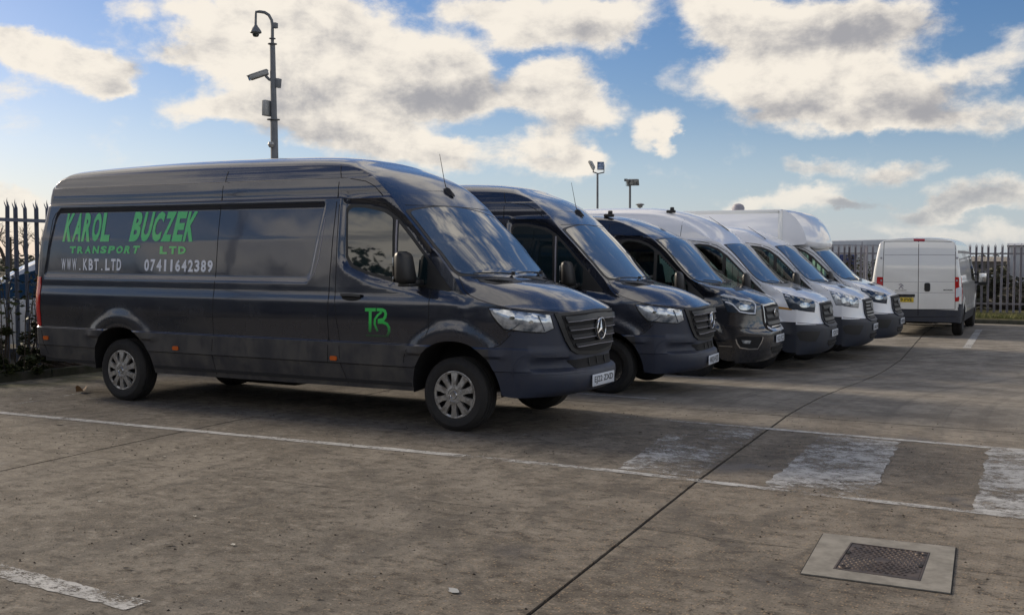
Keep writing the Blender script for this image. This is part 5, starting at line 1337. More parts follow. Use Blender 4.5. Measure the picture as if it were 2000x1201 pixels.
# ------------------------------------------------------------------ inspection cover
def inspection_cover():
    r = empty('inspection_cover', (3.19, -2.49, 0), 0, 'rusty rectangular metal inspection cover set in a pale concrete surround in the foreground', 'manhole cover')
    SUR, t, b = principled('surround_concrete', (.24, .24, .21), .9, 0, .3)
    P = t.node('ShaderNodeTexCoord').outputs['Object']; t.l.new(t.mix(t.smooth(t.noise(P, 7, 7, .65), .3, .7), (.17, .16, .14), (.27, .255, .225)), b.inputs['Base Color']); bump(t, b, t.noise(P, 60, 4, .6), .3, .004)
    IRON, t, b = principled('cast_iron', (.07, .055, .06), .6, .5)
    P = t.node('ShaderNodeTexCoord').outputs['Object']; t.l.new(t.mix(t.smooth(t.noise(P, 12, 6, .65), .3, .7), (.045, .038, .037), (.11, .085, .072)), b.inputs['Base Color']); bump(t, b, t.noise(P, 90, 3, .6), .3, .003)
    outer = [(2.861, -2.947), (3.573, -2.930), (3.510, -2.024), (2.795, -2.075)]; outer = [(x-3.19, y+2.49) for x, y in outer]
    inner = [(-.20, -.30), (.23, -.31), (.21, .27), (-.215, .28)]
    def ring(name, A, B, z0, z1, mat):
        bm = bmesh.new(); a = [bm.verts.new((x, y, z1)) for x, y in A]; b = [bm.verts.new((x, y, z1)) for x, y in B]; c = [bm.verts.new((x, y, z0)) for x, y in A]; d = [bm.verts.new((x, y, z0)) for x, y in B]
        for k in range(4):
            k2 = (k+1) % 4; bm.faces.new((a[k], a[k2], b[k2], b[k])); bm.faces.new((a[k], a[k2], c[k2], c[k])); bm.faces.new((b[k], b[k2], d[k2], d[k]))
        return bm_obj(name, bm, mat, r)
    grow = lambda Q, s: [(x*s, y*s) for x, y in Q]
    bm = bmesh.new(); bm.faces.new([bm.verts.new((x*1.02, y*1.015, .003)) for x, y in outer]); bm_obj('gap_around_surround', bm, JOINT, r)
    ring('concrete_surround', outer, grow(inner, 1.0), -.01, .008, SUR)
    ring('frame', grow(inner, .995), grow(inner, .95), -.01, .0095, IRON)
    bm = bmesh.new(); q = grow(inner, .94); t_ = [bm.verts.new((x, y, .007)) for x, y in q]; bm.faces.new(t_); bm_obj('cover_plate', bm, IRON, r)
    bm = bmesh.new(); rnd = random.Random(3)
    for i in range(13):
        for j in range(17):
            x = -.175+i*.0295; y = -.25+j*.031; x += .012*(j % 2)
            if math.hypot(x, y/1.3) < .035 or (abs(x) > .15 and abs(y) > .21): continue
            a = math.atan2(y, x)+math.pi/2+rnd.uniform(-.15, .15); n = 6; L = .024
            ring_ = []
            for k in range(n+1):
                s = -1+2*k/n; u = s*L/2; w_ = .007*(1-s*s); h = .0045*(1-s*s)
                cx, cy = u, w_*.6*1.4
                p = lambda du, dv, dz: (x+du*math.cos(a)-dv*math.sin(a), y+du*math.sin(a)+dv*math.cos(a), .007+dz)
                ring_.append([bm.verts.new(p(cx, cy-.004, 0)), bm.verts.new(p(cx, cy, h+.0005)), bm.verts.new(p(cx, cy+.004, 0))])
            for A, B in zip(ring_, ring_[1:]):
                for k in range(2): bm.faces.new((A[k], A[k+1], B[k+1], B[k]))
    tag(bm_obj('raised_pattern', bm, IRON, r, angle=50), kind='stuff')
    for (x, y) in ((-.155, -.235), (.165, .215)):
        bm = bmesh.new(); add_lathe(bm, [(.030, .007), (.027, .013), (.018, .013), (.014, .006), (0, .005)], 18, 'Z', (x, y, 0)); bm_obj('lifting_keyhole', bm, IRON, r)
    for (x, y) in ((-.185, .05), (.198, -.03)):
        bm = bmesh.new(); add_box(bm, (x, y, .009), (.016, .05, .006)); bm_obj('lifting_slot', bm, SEAM, r)
inspection_cover()

# ------------------------------------------------------------------ kerbs, verge, planting bed
KERB = plastic_mat('kerb_stone', (.075, .072, .058), .9, (.03, .038, .018), .9)
kl = tag(empty('kerb', (0, 0, 0)), kind='structure')
rk = random.Random(5)
kbm = bmesh.new(); add_box(kbm, (0, 0, 0), (.13, .905, .19), bevel=.015); km = bpy.data.meshes.new('kerb_stone'); kbm.to_mesh(km); kbm.free(); km.materials.append(KERB)
def place(name, me, loc, rz=0, parent=None, sc=None):
    o = bpy.data.objects.new(name, me); COL.objects.link(o); o.location = loc; o.rotation_euler = (0, 0, rz); o.parent = parent
    if sc: o.scale = sc
    return o
for k in range(26):
    y = -6+k*.915+.45; place('kerb_stone', km, (-8.09+rk.uniform(-.006, .006), y, gz(y)+.01+rk.uniform(-.004, .004)), 0, kl)
for k in range(26):
    x = -8+k*.915+.45; place('kerb_stone', km, (x, 25.42+rk.uniform(-.006, .006), gz(25)+.02), math.pi/2, kl)
bed = mesh_obj('planting_bed', [(x, y, .07+gz(y)+.05*noise.noise(Vector((x*2, y*2, 0)))) for y in np.arange(-8, 26, .5) for x in (-8.15, -8.6, -9.2, -10.5, -30)], [(j*5+i, j*5+i+1, (j+1)*5+i+1, (j+1)*5+i) for j in range(67) for i in range(4)], SOIL); tag(bed, kind='structure')
def grass_mat(name, a, b2):
    m, t, b = principled(name, a, .8, 0, .2); P = t.node('ShaderNodeNewGeometry').outputs['Position']; t.l.new(t.mix(t.smooth(t.noise(P, 5, 5, .6), .3, .7), a, b2), b.inputs['Base Color']); return m
GRASSM = grass_mat('grass_blades', (.075, .10, .028), (.17, .16, .07)); VERGE = grass_mat('verge_earth', (.07, .075, .03), (.12, .105, .05))
tag(mesh_obj('grass_verge', [(x, y, z+.03*noise.noise(Vector((x, y, 0)))) for (y, z) in ((25.5, -.15), (26.3, -.06), (27.3, .02), (29, .05), (32, .05)) for x in np.arange(-9, 18, .9)], [(j*30+i, j*30+i+1, (j+1)*30+i+1, (j+1)*30+i) for j in range(4) for i in range(29)], VERGE), kind='structure')
def tufts(name, n, fn, hh, mat, seed=1, w=.012):
    rd = random.Random(seed); V = []; F = []
    for _ in range(n):
        x, y, z = fn(rd); a = rd.uniform(0, 6.28); h = hh*rd.uniform(.4, 1.3); lx, ly = rd.gauss(0, .35)*h, rd.gauss(0, .35)*h; k = len(V)
        V += [(x-w*math.cos(a), y-w*math.sin(a), z), (x+w*math.cos(a), y+w*math.sin(a), z), (x+lx, y+ly, z+h)]; F.append((k, k+1, k+2))
    return tag(mesh_obj(name, V, F, mat, smooth=False), kind='stuff')
o = tufts('grass', 9000, lambda r_: (r_.uniform(-3, 9), 25.55+2.4*r_.random()**.9, -.12+.05), .11, GRASSM, 2, .014)
o['label'] = 'rough yellow green grass on the verge below the right fence'

# ------------------------------------------------------------------ leaves, bushes and trees
def leaf_mat(name, a, b2):
    m, t, b = principled(name, a, .6, 0, .3); geo = t.node('ShaderNodeNewGeometry'); r_ = geo.outputs['Random Per Island']
    t.l.new(t.mix(r_, a, b2), b.inputs['Base Color']); b.inputs['Subsurface Weight'].default_value = 0; return m
LEAF_D = leaf_mat('dark_leaf', (.020, .030, .012), (.060, .070, .024)); LEAF_B = leaf_mat('brown_green_leaf', (.075, .055, .022), (.055, .075, .02)); LEAF_H = leaf_mat('hedge_leaf', (.05, .062, .042), (.12, .115, .08))
BARK = plastic_mat('bark', (.055, .045, .035), .9, (.03, .03, .02), .4); TWIG, _t, _b = principled('twig', (.06, .048, .038), .9)
def leaves(bm, n, fn, size, rd):
    for _ in range(n):
        c = Vector(fn(rd)); s = size*rd.uniform(.5, 1.4); q = Matrix.Rotation(rd.uniform(0, 6.28), 3, 'Z') @ Matrix.Rotation(rd.uniform(-1.2, 1.2), 3, 'X')
        bm.faces.new([bm.verts.new(c+q @ Vector(p)*s) for p in ((-.5, 0, 0), (0, -.32, .08), (.55, 0, 0), (0, .32, .08))])
def clump(rd, cs):
    c, r_ = rd.choice(cs); v = Vector((rd.gauss(0, 1), rd.gauss(0, 1), rd.gauss(0, 1))).normalized()*r_*rd.random()**.35
    return (c[0]+v.x, c[1]+v.y, c[2]+v.z*.8)
def bush(name, loc, boxdim, n, size, mat, label, cat='bush', seed=0, group=None, stems=True, ncl=14, fat=1.0):
    rd = random.Random(seed); r = empty(name, loc, 0, label, cat, group); dx, dy, dz = boxdim
    cs = [((rd.uniform(-dx, dx)/2, rd.uniform(-dy, dy)/2, rd.uniform(.12, .95)*dz), rd.uniform(.12, .28)*fat*max(min(dx, dy), dz*.5)) for _ in range(ncl)]
    bm = bmesh.new(); leaves(bm, n, lambda q: clump(q, cs), size, rd); bm_obj('foliage', bm, mat, r, smooth=False, recalc=False)
    if stems:
        bm = bmesh.new()
        for c, rr in cs: add_tube(bm, [(c[0]*.5, c[1]*.5, 0), (c[0]*.8, c[1]*.8, c[2]*.5), c], [.018, .012, .004], 5)
        bm_obj('stems', bm, TWIG, r)
    return r
# brambles and ivy at the foot of the left fence
bush('bramble_bush', (-8.42, .85, .08), (.45, 1.4, .85), 1700, .055, LEAF_D, 'dark bramble bush growing through the left fence beside the lettered van', 'bush', 3)
bush('ivy', (-8.20, 2.6, .04), (.42, 3.8, .34), 6500, .06, LEAF_D, 'low dark ivy spilling over the kerb below the left fence', 'ivy', 4, ncl=34)
bush('ivy', (-8.20, -.9, .04), (.42, 3.6, .30), 5500, .06, LEAF_D, 'dark ivy at the foot of the fence, left of the bramble bush', 'ivy', 5, ncl=26)
def bare_stems():
    r = empty('bramble', (-8.35, 1.1, .1), 0, 'bare arching bramble stems with few leaves rising in front of the left fence', 'plant'); rd = random.Random(9); bm = bmesh.new(); bl = bmesh.new()
    for k in range(16):
        x, y = rd.uniform(-.15, .15), rd.uniform(-.55, .6); h = rd.uniform(.8, 1.55); dx, dy = rd.uniform(-.25, .3), rd.uniform(-.3, .45)
        pts = [(x+dx*(q/6)**1.6+.03*rd.random(), y+dy*(q/6)**1.6+.03*rd.random(), h*math.sin(q/6*1.75)) for q in range(7)]
        add_tube(bm, pts, [.008, .008, .007, .006, .005, .004, .003], 5)
        for q in pts[2:]: leaves(bl, 4, lambda r_, q=q: (q[0]+r_.gauss(0, .06), q[1]+r_.gauss(0, .06), q[2]+r_.gauss(0, .06)), .07, rd)
    bm_obj('stems', bm, TWIG, r); bm_obj('foliage', bl, LEAF_D, r, smooth=False, recalc=False)
bare_stems()
for k in range(5):
    bush('shrub', (-2.95+k*.42, 28.3+.25*(k % 2), 0), (.75, .6, 1.45+.3*((k*3) % 4)/3), 1000, .065, LEAF_B, ['brown green shrub behind the fence, next to the rounded pod van', 'tall thin shrub second from the pod van behind the fence', 'mid shrub of the clump behind the fence', 'dense brown shrub fourth of the clump behind the fence', 'shrub behind the fence close against the rear view van'][k], 'shrub', 20+k, 'shrubs behind the far fence')
hb = bush('hedge', (6.0, 29.3, 0), (15, .8, 1.30), 17000, .17, LEAF_H, 'long grey green hedge behind the right fence palings', 'hedge', 31, ncl=130, fat=2.0)
def bare_tree(loc, h, label, seed, group='bare winter trees beyond the left fence'):
    r = empty('bare_tree', loc, 0, label, 'tree', group); rd = random.Random(seed); bm = bmesh.new(); bt = bmesh.new()
    def grow(b_, p, d, L, rad, lev):
        q = p+d*L; mid = p.lerp(q, .5)+Vector((rd.gauss(0, .05), rd.gauss(0, .05), 0))*L; add_tube(b_, [p, mid, q], [rad, rad*.8, rad*.6], 5 if lev else 8, caps=False)
        if lev >= 5: return
        for _ in range(3 if lev < 4 else 3):
            nd = (d+Vector((rd.gauss(0, .5), rd.gauss(0, .5), rd.gauss(.12, .3)))).normalized(); grow(bt, p.lerp(q, rd.uniform(.55, 1)), nd, L*rd.uniform(.55, .82), rad*.55, lev+1)
    grow(bm, Vector((0, 0, 0)), Vector((0, 0, 1)), h*.30, h*.022, 0)
    bm_obj('trunk', bm, BARK, r); bm_obj('crown', bt, TWIG, r)
def at(u, v, D): return CAM+sight(u, v)*D
p_ = at(8, 486, 60); bare_tree((p_.x, p_.y, 0), 5.2, 'bare winter tree seen between the palings at the far left', 1)
p_ = at(52, 486, 75); bare_tree((p_.x, p_.y, 0), 5.4, 'bare winter tree just left of the lettered van, behind the fence', 2)
p_ = at(90, 486, 95); bare_tree((p_.x, p_.y, 0), 5.6, 'small distant bare tree touching the rear corner of the lettered van', 3)
# wood behind the viewer: it is what the van sides and door windows mirror
wood = tag(empty('woodland_bank', (0, 0, 0)), kind=None); bpy.data.objects.remove(wood)
def leafy_tree(loc, h, w, seed, label):
    r = empty('tree', loc, 0, label, 'tree', 'trees in the belt across the yard'); rd = random.Random(seed); cs = [((rd.gauss(0, .3)*w, rd.gauss(0, .3)*w, h*rd.uniform(.06, .95)), w*rd.uniform(.14, .26)) for _ in range(30)]
    bm = bmesh.new(); leaves(bm, 2800, lambda q: clump(q, cs), .62, rd); bm_obj('crown', bm, LEAF_D, r, smooth=False, recalc=False)
    bm = bmesh.new(); add_tube(bm, [(0, 0, 0), (.1, 0, h*.3), (0, .1, h*.7)], [.25, .2, .08], 8)
    for c, rr in cs[:9]: add_tube(bm, [(0, 0, c[2]*.5), c], [.08, .02], 5)
    bm_obj('trunk', bm, BARK, r); return r
for k in range(17):
    rk2 = random.Random(100+k); leafy_tree((-74+k*7.0+rk2.uniform(-1, 1), -36+rk2.uniform(-3, 3), 0), rk2.uniform(4.6, 6.3), rk2.uniform(7.5, 9), 100+k, 'dark evergreen tree in the belt across the yard')

# ------------------------------------------------------------------ palisade fences
def pale_mesh(h, w=.068, spread=.03):
    bm = bmesh.new(); prof = [(-w/2, .0), (-w*.30, .012), (-w*.1, .004), (0, .014), (w*.1, .004), (w*.30, .012), (w/2, .0)]
    zt = h-.13; rows_ = [[bm.verts.new((x, -y, z)) for x, y in prof] for z in (0, h*.5, zt)]
    for a, b in zip(rows_, rows_[1:]):
        for k in range(6): bm.faces.new((a[k], a[k+1], b[k+1], b[k]))
    top = rows_[-1]
    def spike(i0, i1, tip): 
        t = bm.verts.new(tip)
        m = bm.verts.new(((top[i0].co.x+top[i1].co.x)/2*.6+tip[0]*.4-.008, tip[1]*.5-.01, zt+(tip[2]-zt)*.55)); m2 = bm.verts.new((m.co.x+.016, m.co.y, m.co.z))
        bm.faces.new([top[k] for k in range(i0, i1+1)]+[m2, m]); bm.faces.new((m, m2, t))
    spike(0, 2, (-.032, -spread, h-.045)); spike(2, 4, (0, -spread*.2, h)); spike(4, 6, (.032, -spread, h-.045))
    r_ = bmesh.ops.solidify(bm, geom=bm.faces[:], thickness=.003)
    me = bpy.data.meshes.new('pale'); bm.to_mesh(me); bm.free(); return me
def palisade(label, a, b, pitch, h, mat, z0, rails, posts=2.75, rad=0):
    a, b = Vector(a), Vector(b); L = (b-a).length; d = (b-a)/L; rz = math.atan2(d.y, d.x); r = empty('palisade_fence', (a.x, a.y, z0), rz, label, 'fence'); me = pale_mesh(h); me.materials.append(mat); rd = random.Random(4)
    n = int(L/pitch)
    for k in range(n):
        o = place('pale', me, (k*pitch, -.03, rd.uniform(-.008, .008)), 0, r); o.rotation_euler = (rd.gauss(0, .006), rd.gauss(0, .007), rd.gauss(0, .05))
    for z in rails:
        bm = bmesh.new(); add_box(bm, (L/2, .012, z), (L, .045, .012)); add_box(bm, (L/2, .03, z-.02), (L, .008, .045)); bm_obj('rail', bm, mat, r)
    pb = bmesh.new(); add_box(pb, (0, .07, h*.5-.05), (.06, .10, h+.0), bevel=.004); pm = bpy.data.meshes.new('post'); pb.to_mesh(pm); pb.free(); pm.materials.append(mat)
    for k in range(int(L/posts)+1): place('post', pm, (k*posts+.4, 0, 0), 0, r)
    return r
palisade('blue grey steel palisade fence behind the lettered van on the left', (-8.6, 8.6), (-8.6, -1.1), .163, 2.31, GALVB, .08, (2.03, .28))
palisade('galvanised palisade fence along the far edge of the yard', (-5.2, 27.5), (9.2, 27.5), .18, 2.13, GALV, 0, (1.83, .30))

# ------------------------------------------------------------------ camera mast beyond the fence
def at_plane(D):
    return lambda u, v, dd=0.0: CAM+sight(u, v)*(D+dd)
def cctv_mast():
    Q = at_plane(28.0); base = Q(537, 400); base.z = 0; top = Q(531.5, 84)
    r = empty('camera_mast', base, 0, 'tall grey surveillance camera mast behind the lettered van with domed and box cameras', 'camera mast'); L = lambda *a: Q(*a)-base
    bm = bmesh.new(); add_tube(bm, [(0, 0, -.05), L(536.5, 330), L(535, 233)], [.11, .10, .095], 14); add_tube(bm, [L(535, 233), L(532, 86)], [.083, .070], 14); bm_obj('mast', bm, POLE, r)
    bm = bmesh.new(); add_tube(bm, [L(532, 86), L(532, 50), L(530.5, 40), L(525, 30), L(517, 25), L(507, 23.5), L(500, 24), L(499.2, 30), L(499.2, 50)], [.045, .042, .04, .04, .04, .04, .036, .036, .034], 10); bm_obj('swan_neck', bm, POLE, r)
    bm = bmesh.new()
    for (v, rr, w) in ((234, .17, .02), (86.5, .12, .02), (76, .085, .02)):
        p = L(534 if v > 200 else 532, v); add_lathe(bm, [(0, -w/2), (rr, -w/2), (rr, w/2), (0, w/2)], 16, 'Z', p)
    tag(bm_obj('flange', bm, POLE, r), kind='stuff')
    p = L(499.5, 60); bm = bmesh.new(); add_lathe(bm, [(0, .16), (.035, .15), (.06, .10), (.10, .05), (.145, -.02), (.15, -.06), (.12, -.075), (.0, -.075)], 20, 'Z', p); bm_obj('dome_camera_housing', bm, POLE, r)
    bm = bmesh.new(); add_lathe(bm, [(.09, -.07), (.088, -.12), (.065, -.16), (0, -.175)], 18, 'Z', p); bm_obj('camera_dome', bm, SIDEGLASS, r)
    ax = (L(525, 139)-L(486, 152)).normalized(); side_ = ax.cross(Vector((0, 0, 1))).normalized(); up = side_.cross(ax)
    rot = Matrix((ax, side_, up)).transposed(); bm = bmesh.new(); add_box(bm, L(505.5, 146.5), (.50, .17, .15), rot, bevel=.03); add_box(bm, L(503, 143.5), (.56, .20, .02), rot, bevel=.005); bm_obj('box_camera', bm, LAMPG, r)
    bm = bmesh.new(); add_box(bm, L(486.3, 153.6), (.02, .13, .11), rot); bm_obj('camera_lens_window', bm, SIDEGLASS, r)
    bm = bmesh.new(); add_tube(bm, [L(519, 143), L(520, 150), L(526, 156), L(533, 158)], [.035, .04, .035, .03], 8); bm_obj('camera_bracket', bm, POLE, r)
    bm = bmesh.new(); add_box(bm, L(543.5, 163), (.10, .14, .24), Matrix.Rotation(.12, 3, 'Y'), bevel=.01); bm_obj('infrared_lamp', bm, POLE, r)
    bm = bmesh.new(); add_box(bm, L(522.5, 212), (.13, .30, .40), bevel=.01); bm_obj('control_box', bm, LAMPG, r)
    bm = bmesh.new(); add_box(bm, L(537.5, 50.5), (.10, .12, .14), bevel=.01); bm_obj('junction_box', bm, POLE, r)
    bm = bmesh.new(); add_lathe(bm, [(0, .08), (.07, .07), (.09, .0), (.05, -.07), (0, -.08)], 14, 'Z', L(529.5, 283, -.1)); bm_obj('movement_sensor', bm, LAMPG, r)
cctv_mast()
def flood(r, L, c, w, h, d, tilt, yaw, lit=False):
    rot = Matrix.Rotation(yaw, 3, 'Z') @ Matrix.Rotation(tilt, 3, 'X')
    bm = bmesh.new(); vs_ = add_box(bm, (0, 0, 0), (w, d, h), None, bevel=.02)
    for v in bm.verts:
        if v.co.y > 0: v.co.x *= .7; v.co.z *= .7
    bmesh.ops.transform(bm, matrix=Matrix.Translation(c) @ rot.to_4x4(), verts=bm.verts); bm_obj('floodlight_head', bm, LAMPG, r)
    bm = bmesh.new(); add_box(bm, (0, -d/2-.004, 0), (w*.86, .01, h*.82)); bmesh.ops.transform(bm, matrix=Matrix.Translation(c) @ rot.to_4x4(), verts=bm.verts); bm_obj('floodlight_glass', bm, HLENS, r)
def lamps():
    Q = at_plane(45.0)
    b = Q(1167.5, 480); b.z = 0; r = empty('floodlight_pole', b, 0, 'pole with two angled floodlights above the second grey van', 'floodlight', 'floodlights beyond the far fence'); L = lambda *a: Q(*a)-b
    bm = bmesh.new(); add_tube(bm, [(0, 0, 0), L(1167, 339)], [.055, .042], 10); bm_obj('pole', bm, POLE, r)
    bm = bmesh.new(); add_tube(bm, [L(1158, 336), L(1168, 339.5), L(1180, 337)], .028, 6); add_tube(bm, [L(1179.5, 338), L(1180, 322)], .018, 6); add_tube(bm, [L(1158, 337), L(1161, 326)], .022, 6); bm_obj('crossbar', bm, POLE, r)
    flood(r, L, L(1156.5, 322.5), .26, .44, .12, .5, -.9); flood(r, L, L(1173, 325), .30, .36, .13, -.25, .5)
    b = Q(1231, 480); b.z = 0; r = empty('floodlight_pole', b, 0, 'pole with one wide floodlight above the dark grey van with the chrome grille', 'floodlight', 'floodlights beyond the far fence'); L = lambda *a: Q(*a)-b
    bm = bmesh.new(); add_tube(bm, [(0, 0, 0), L(1230.5, 350)], [.055, .045], 10); bm_obj('pole', bm, POLE, r)
    flood(r, L, L(1236.5, 355.5, -.15), .52, .30, .14, .55, .2); bm = bmesh.new(); add_tube(bm, [L(1223, 350), L(1223, 363), L(1229, 364)], .015, 5); add_box(bm, L(1222.5, 352), (.12, .1, .1)); bm_obj('lamp_bracket', bm, POLE, r)
    Q2 = at_plane(60.0); b = Q2(1250, 480); b.z = 0; r = empty('lamp_post', b, 0, 'small distant flat-topped lamp just above the white van roofs', 'street lamp'); L = lambda *a: Q2(*a)-b
    bm = bmesh.new(); add_tube(bm, [(0, 0, 0), L(1250, 405)], .05, 8); bm_obj('pole', bm, POLE, r)
    bm = bmesh.new(); add_lathe(bm, [(0, -.02), (.06, -.02), (.13, -.10), (.16, .02), (.27, .06), (.22, .09), (.12, .13), (0, .14)], 14, 'Z', L(1250, 402)); bm_obj('lamp_head', bm, LAMPG, r)
    Q3 = at_plane(70.0)
    b = Q3(20, 500); b.z = 0; r = empty('telegraph_pole', b, 0, 'thin distant pole with small crossarms behind the left fence', 'pole'); L = lambda *a: Q3(*a)-b
    bm = bmesh.new(); add_tube(bm, [(0, 0, 0), L(20.5, 463)], [.10, .07], 8); bm_obj('pole', bm, BARK, r)
    bm = bmesh.new(); add_box(bm, L(20.5, 469), (.9, .08, .06)); add_box(bm, L(20.5, 475), (.7, .08, .06)); bm_obj('crossarm', bm, BARK, r)
lamps()
# the pole whose double head is mirrored in the lettered van's side
_q = sight(488, 382).normalized(); _n = Vector((0, -.991, .134)); _r = _q-2*_q.dot(_n)*_n; _h = Vector((-3.55, .07, 2.2))+_r*26
r = empty('floodlight_pole', (_h.x, _h.y, 0), 0, 'floodlight pole with two lamp heads standing across the yard', 'floodlight', 'floodlights across the yard')
bm = bmesh.new(); add_tube(bm, [(0, 0, 0), (0, 0, _h.z-.2)], [.13, .10], 10); bm_obj('pole', bm, POLE, r)
bm = bmesh.new(); add_tube(bm, [(-1.0, 0, _h.z+.2), (0, 0, _h.z-.2), (1.0, 0, _h.z)], .05, 6); bm_obj('crossbar', bm, POLE, r)
flood(r, None, Vector((-1.1, 0, _h.z+.25)), .9, .45, .2, .5, 3.1); flood(r, None, Vector((1.1, 0, _h.z)), .9, .4, .2, .5, 3.1)

# ------------------------------------------------------------------ light car behind the left fence
def hatchback():
    P = at_plane(16.0)(60, 690); P.z = gz(P.y)
    SILV = paint_mat('silver_paint', (.66, .68, .70), .1, (.3, .28, .25), .3, .3, .2)
    rows = [(-4.10, .95, -4.10, 1.0, 2, 1, 2.4, .7), (-4.05, 1.10, -4.0, 1.16, 2, 1, 2.4, .7), (-3.85, 1.40, -3.75, 1.48, 2, 1, 2.2, .8), (-3.5, 1.53, -3.45, 1.62, 2, 1, 2.3, .7), (-2.6, 1.56, -2.6, 1.66, 2, 1, 2.3, .7), (-2.1, 1.53, -2.1, 1.62, 2, 1, 2.2, .8),
        (-1.8, 1.42, -1.75, 1.50, 2, 1, 2, 1), (-1.4, 1.19, -1.32, 1.25, 2, 1, 2, 1), (-1.05, 1.0, -.92, 1.04, 2.2, 1, 2.2, 1), (-.85, .95, -.65, .98, 2.4, 1, 2.4, 1), (-.6, .89, -.35, .90, 2.6, 1, 2.4, 1), (-.45, .84, -.12, .80, 3, .9, 2, 1), (-.40, .76, -.03, .72, 3, .85, 2, 1),
        (-.40, .64, 0, .62, 3, .85, 2, 1), (-.40, .50, .0, .50, 3, .85, 2, 1), (-.40, .36, .0, .36, 3, .85, 2, 1), (-.40, .22, -.06, .23, 3, .85, 2, 1)]
    sp = dict(W=1.76, xr=-4.10, xc=-.40, rr=.3, lean=0, base=.22, taper=.12, tx=-1.2, rearz=.3, hz=[.2, .5, .8, .95, 1.2, 1.5, 1.7], hw=[.84, .88, .88, .86, .79, .68, .5], arches=[(-.80, .33, .66), (-3.35, .33, .66)], flz=0,
        sx=[-4.2, -4, -3, -1.2, -.4], sz=[.32, .28, .2, .2, .22], bump=None, lv=[], dx=.08, corner=12, rows=rows, split=lambda c, p: 'body', mats=dict(body=SILV))
    d = Vector((-Rv.x, -Rv.y, 0)).normalized(); rz = math.atan2(d.y, d.x)+.25
    root = empty('parked_car', (0, 0, 0), rz, 'silver hatchback parked beyond the left fence, partly hidden by the lettered van', 'car')
    o = Vector((P.x, P.y, P.z))-Matrix.Rotation(rz, 3, 'Z') @ Vector((-1.9, 1.76, 0)); root.location = o
    v = Van(sp, root, o, rz)
    v.patch('side_window', round_poly([(-3.6, 1.40), (-2.9, 1.46), (-2.1, 1.44), (-1.75, 1.33), (-1.2, 1.02), (-1.3, .97), (-3.7, 1.02)], .05, 3), 'side', SIDEGLASS, h=.1, off=.006, both=True)
    v.tsurf('windscreen', [(6.1, .12), (6.1, 1.88), (7.9, 1.92), (7.9, .08)], SCREEN)
    v.lines('door_gaps', [([(-2.45, 1.44), (-2.47, .9), (-2.45, .3)], 'side', .012), ([(-1.25, .97), (-1.22, .5), (-1.25, .3)], 'side', .012), ([(-3.3, .95), (-3.2, .75)], 'side', .012)], SEAM, both=True)
    v.patch('headlight', [(.18, .70), (.5, .68), (.5, .56), (.22, .58)], 'front', HLENS, h=.08, off=.006, both=True)
    for far in (0, 1):
        make_wheel(v, -.80, far, 0, r=.31, style='black', y=.12); make_wheel(v, -3.35, far, 0, r=.31, style='black', y=.12)
        m = bmesh.new(); add_box(m, (-1.35, -.08 if not far else v.W+.08, 1.02), (.12, .18, .13), bevel=.03); bm_obj('door_mirror', m, SILV, root)
hatchback()

# ------------------------------------------------------------------ what stands beyond the far fence
def wallmat(name, a, b2, ribs=0.0, rough=.6):
    m, t, b = principled(name, a, rough, 0, .3); P = t.node('ShaderNodeTexCoord').outputs['Object']; t.l.new(t.mix(t.smooth(t.noise(P, 1.3, 6, .6), .3, .7), a, b2), b.inputs['Base Color'])
    if ribs:
        w = t.node('ShaderNodeTexWave'); w.inputs['Scale'].default_value = ribs; t.l.new(P, w.inputs['Vector']); bump(t, b, w.outputs['Fac'], .5, .03)
    return m
CREAM = wallmat('trailer_white', (.52, .54, .56), (.44, .46, .48)); BLUEW = wallmat('blue_cladding', (.045, .075, .16), (.06, .09, .18), 5); GREYW = wallmat('pale_grey_cladding', (.38, .40, .44), (.46, .48, .50), 6)
ROOF = wallmat('weathered_roof', (.20, .18, .15), (.30, .26, .20), 4); BRICKW = wallmat('dark_wall', (.10, .095, .09), (.14, .13, .12)); BLUEP = wallmat('blue_paint', (.03, .045, .16), (.05, .07, .20))
def trailer():
    Q = at_plane(41.0); a, b = Q(1612, 600), Q(1800, 600); a.z = b.z = 0; d = (b-a).normalized(); L = (b-a).length; rz = math.atan2(d.y, d.x)
    r = empty('box_trailer', a, rz, 'long pale box trailer beyond the far fence, left of the rear view van', 'trailer')
    bm = bmesh.new(); add_box(bm, (L/2, 1.2, 1.50), (L, 2.4, 1.66), bevel=.09)
    for v in bm.verts: v.co.z += .10*(v.co.x/L) if v.co.z > 2 else 0
    bm_obj('box_body', bm, CREAM, r)
    bm = bmesh.new(); add_box(bm, (L/2, -.005, 2.16), (L-.1, .02, .03)); add_box(bm, (L*.37, -.006, 1.6), (.03, .02, 1.4)); bm_obj('body_trim', bm, GALV, r)
    bm = bmesh.new(); add_box(bm, (L/2, 1.2, .58), (L-.2, 1.0, .16)); bm_obj('chassis', bm, SEAM, r)
    for x in (L*.2, L*.8):
        for y in (.15, 2.25):
            bm = bmesh.new(); add_lathe(bm, [(0, -.13), (.42, -.13), (.45, -.08), (.45, .08), (.42, .13), (0, .13)], 20, 'Y', (x, y, .45)); bm_obj('wheel', bm, RUBBER, r)
    a = at_plane(39.5)(1638, 600); r = empty('waste_skip', (a.x, a.y, 0), rz, 'deep blue metal skip seen between palings beside the rounded pod', 'skip')
    bm = bmesh.new(); vs_ = add_box(bm, (0, 0, .9), (.95, .9, 1.7), bevel=.03)
    for v in bm.verts: v.co.x *= 1.0 if v.co.z > 1 else .75
    bm_obj('body', bm, BLUEP, r)
    bm = bmesh.new(); 
    for x in (-.3, 0, .3): add_box(bm, (x, -.47, .9), (.06, .05, 1.5))
    add_box(bm, (0, 0, 1.76), (1.0, .95, .06)); bm_obj('ribs', bm, BLUEP, r)
trailer()
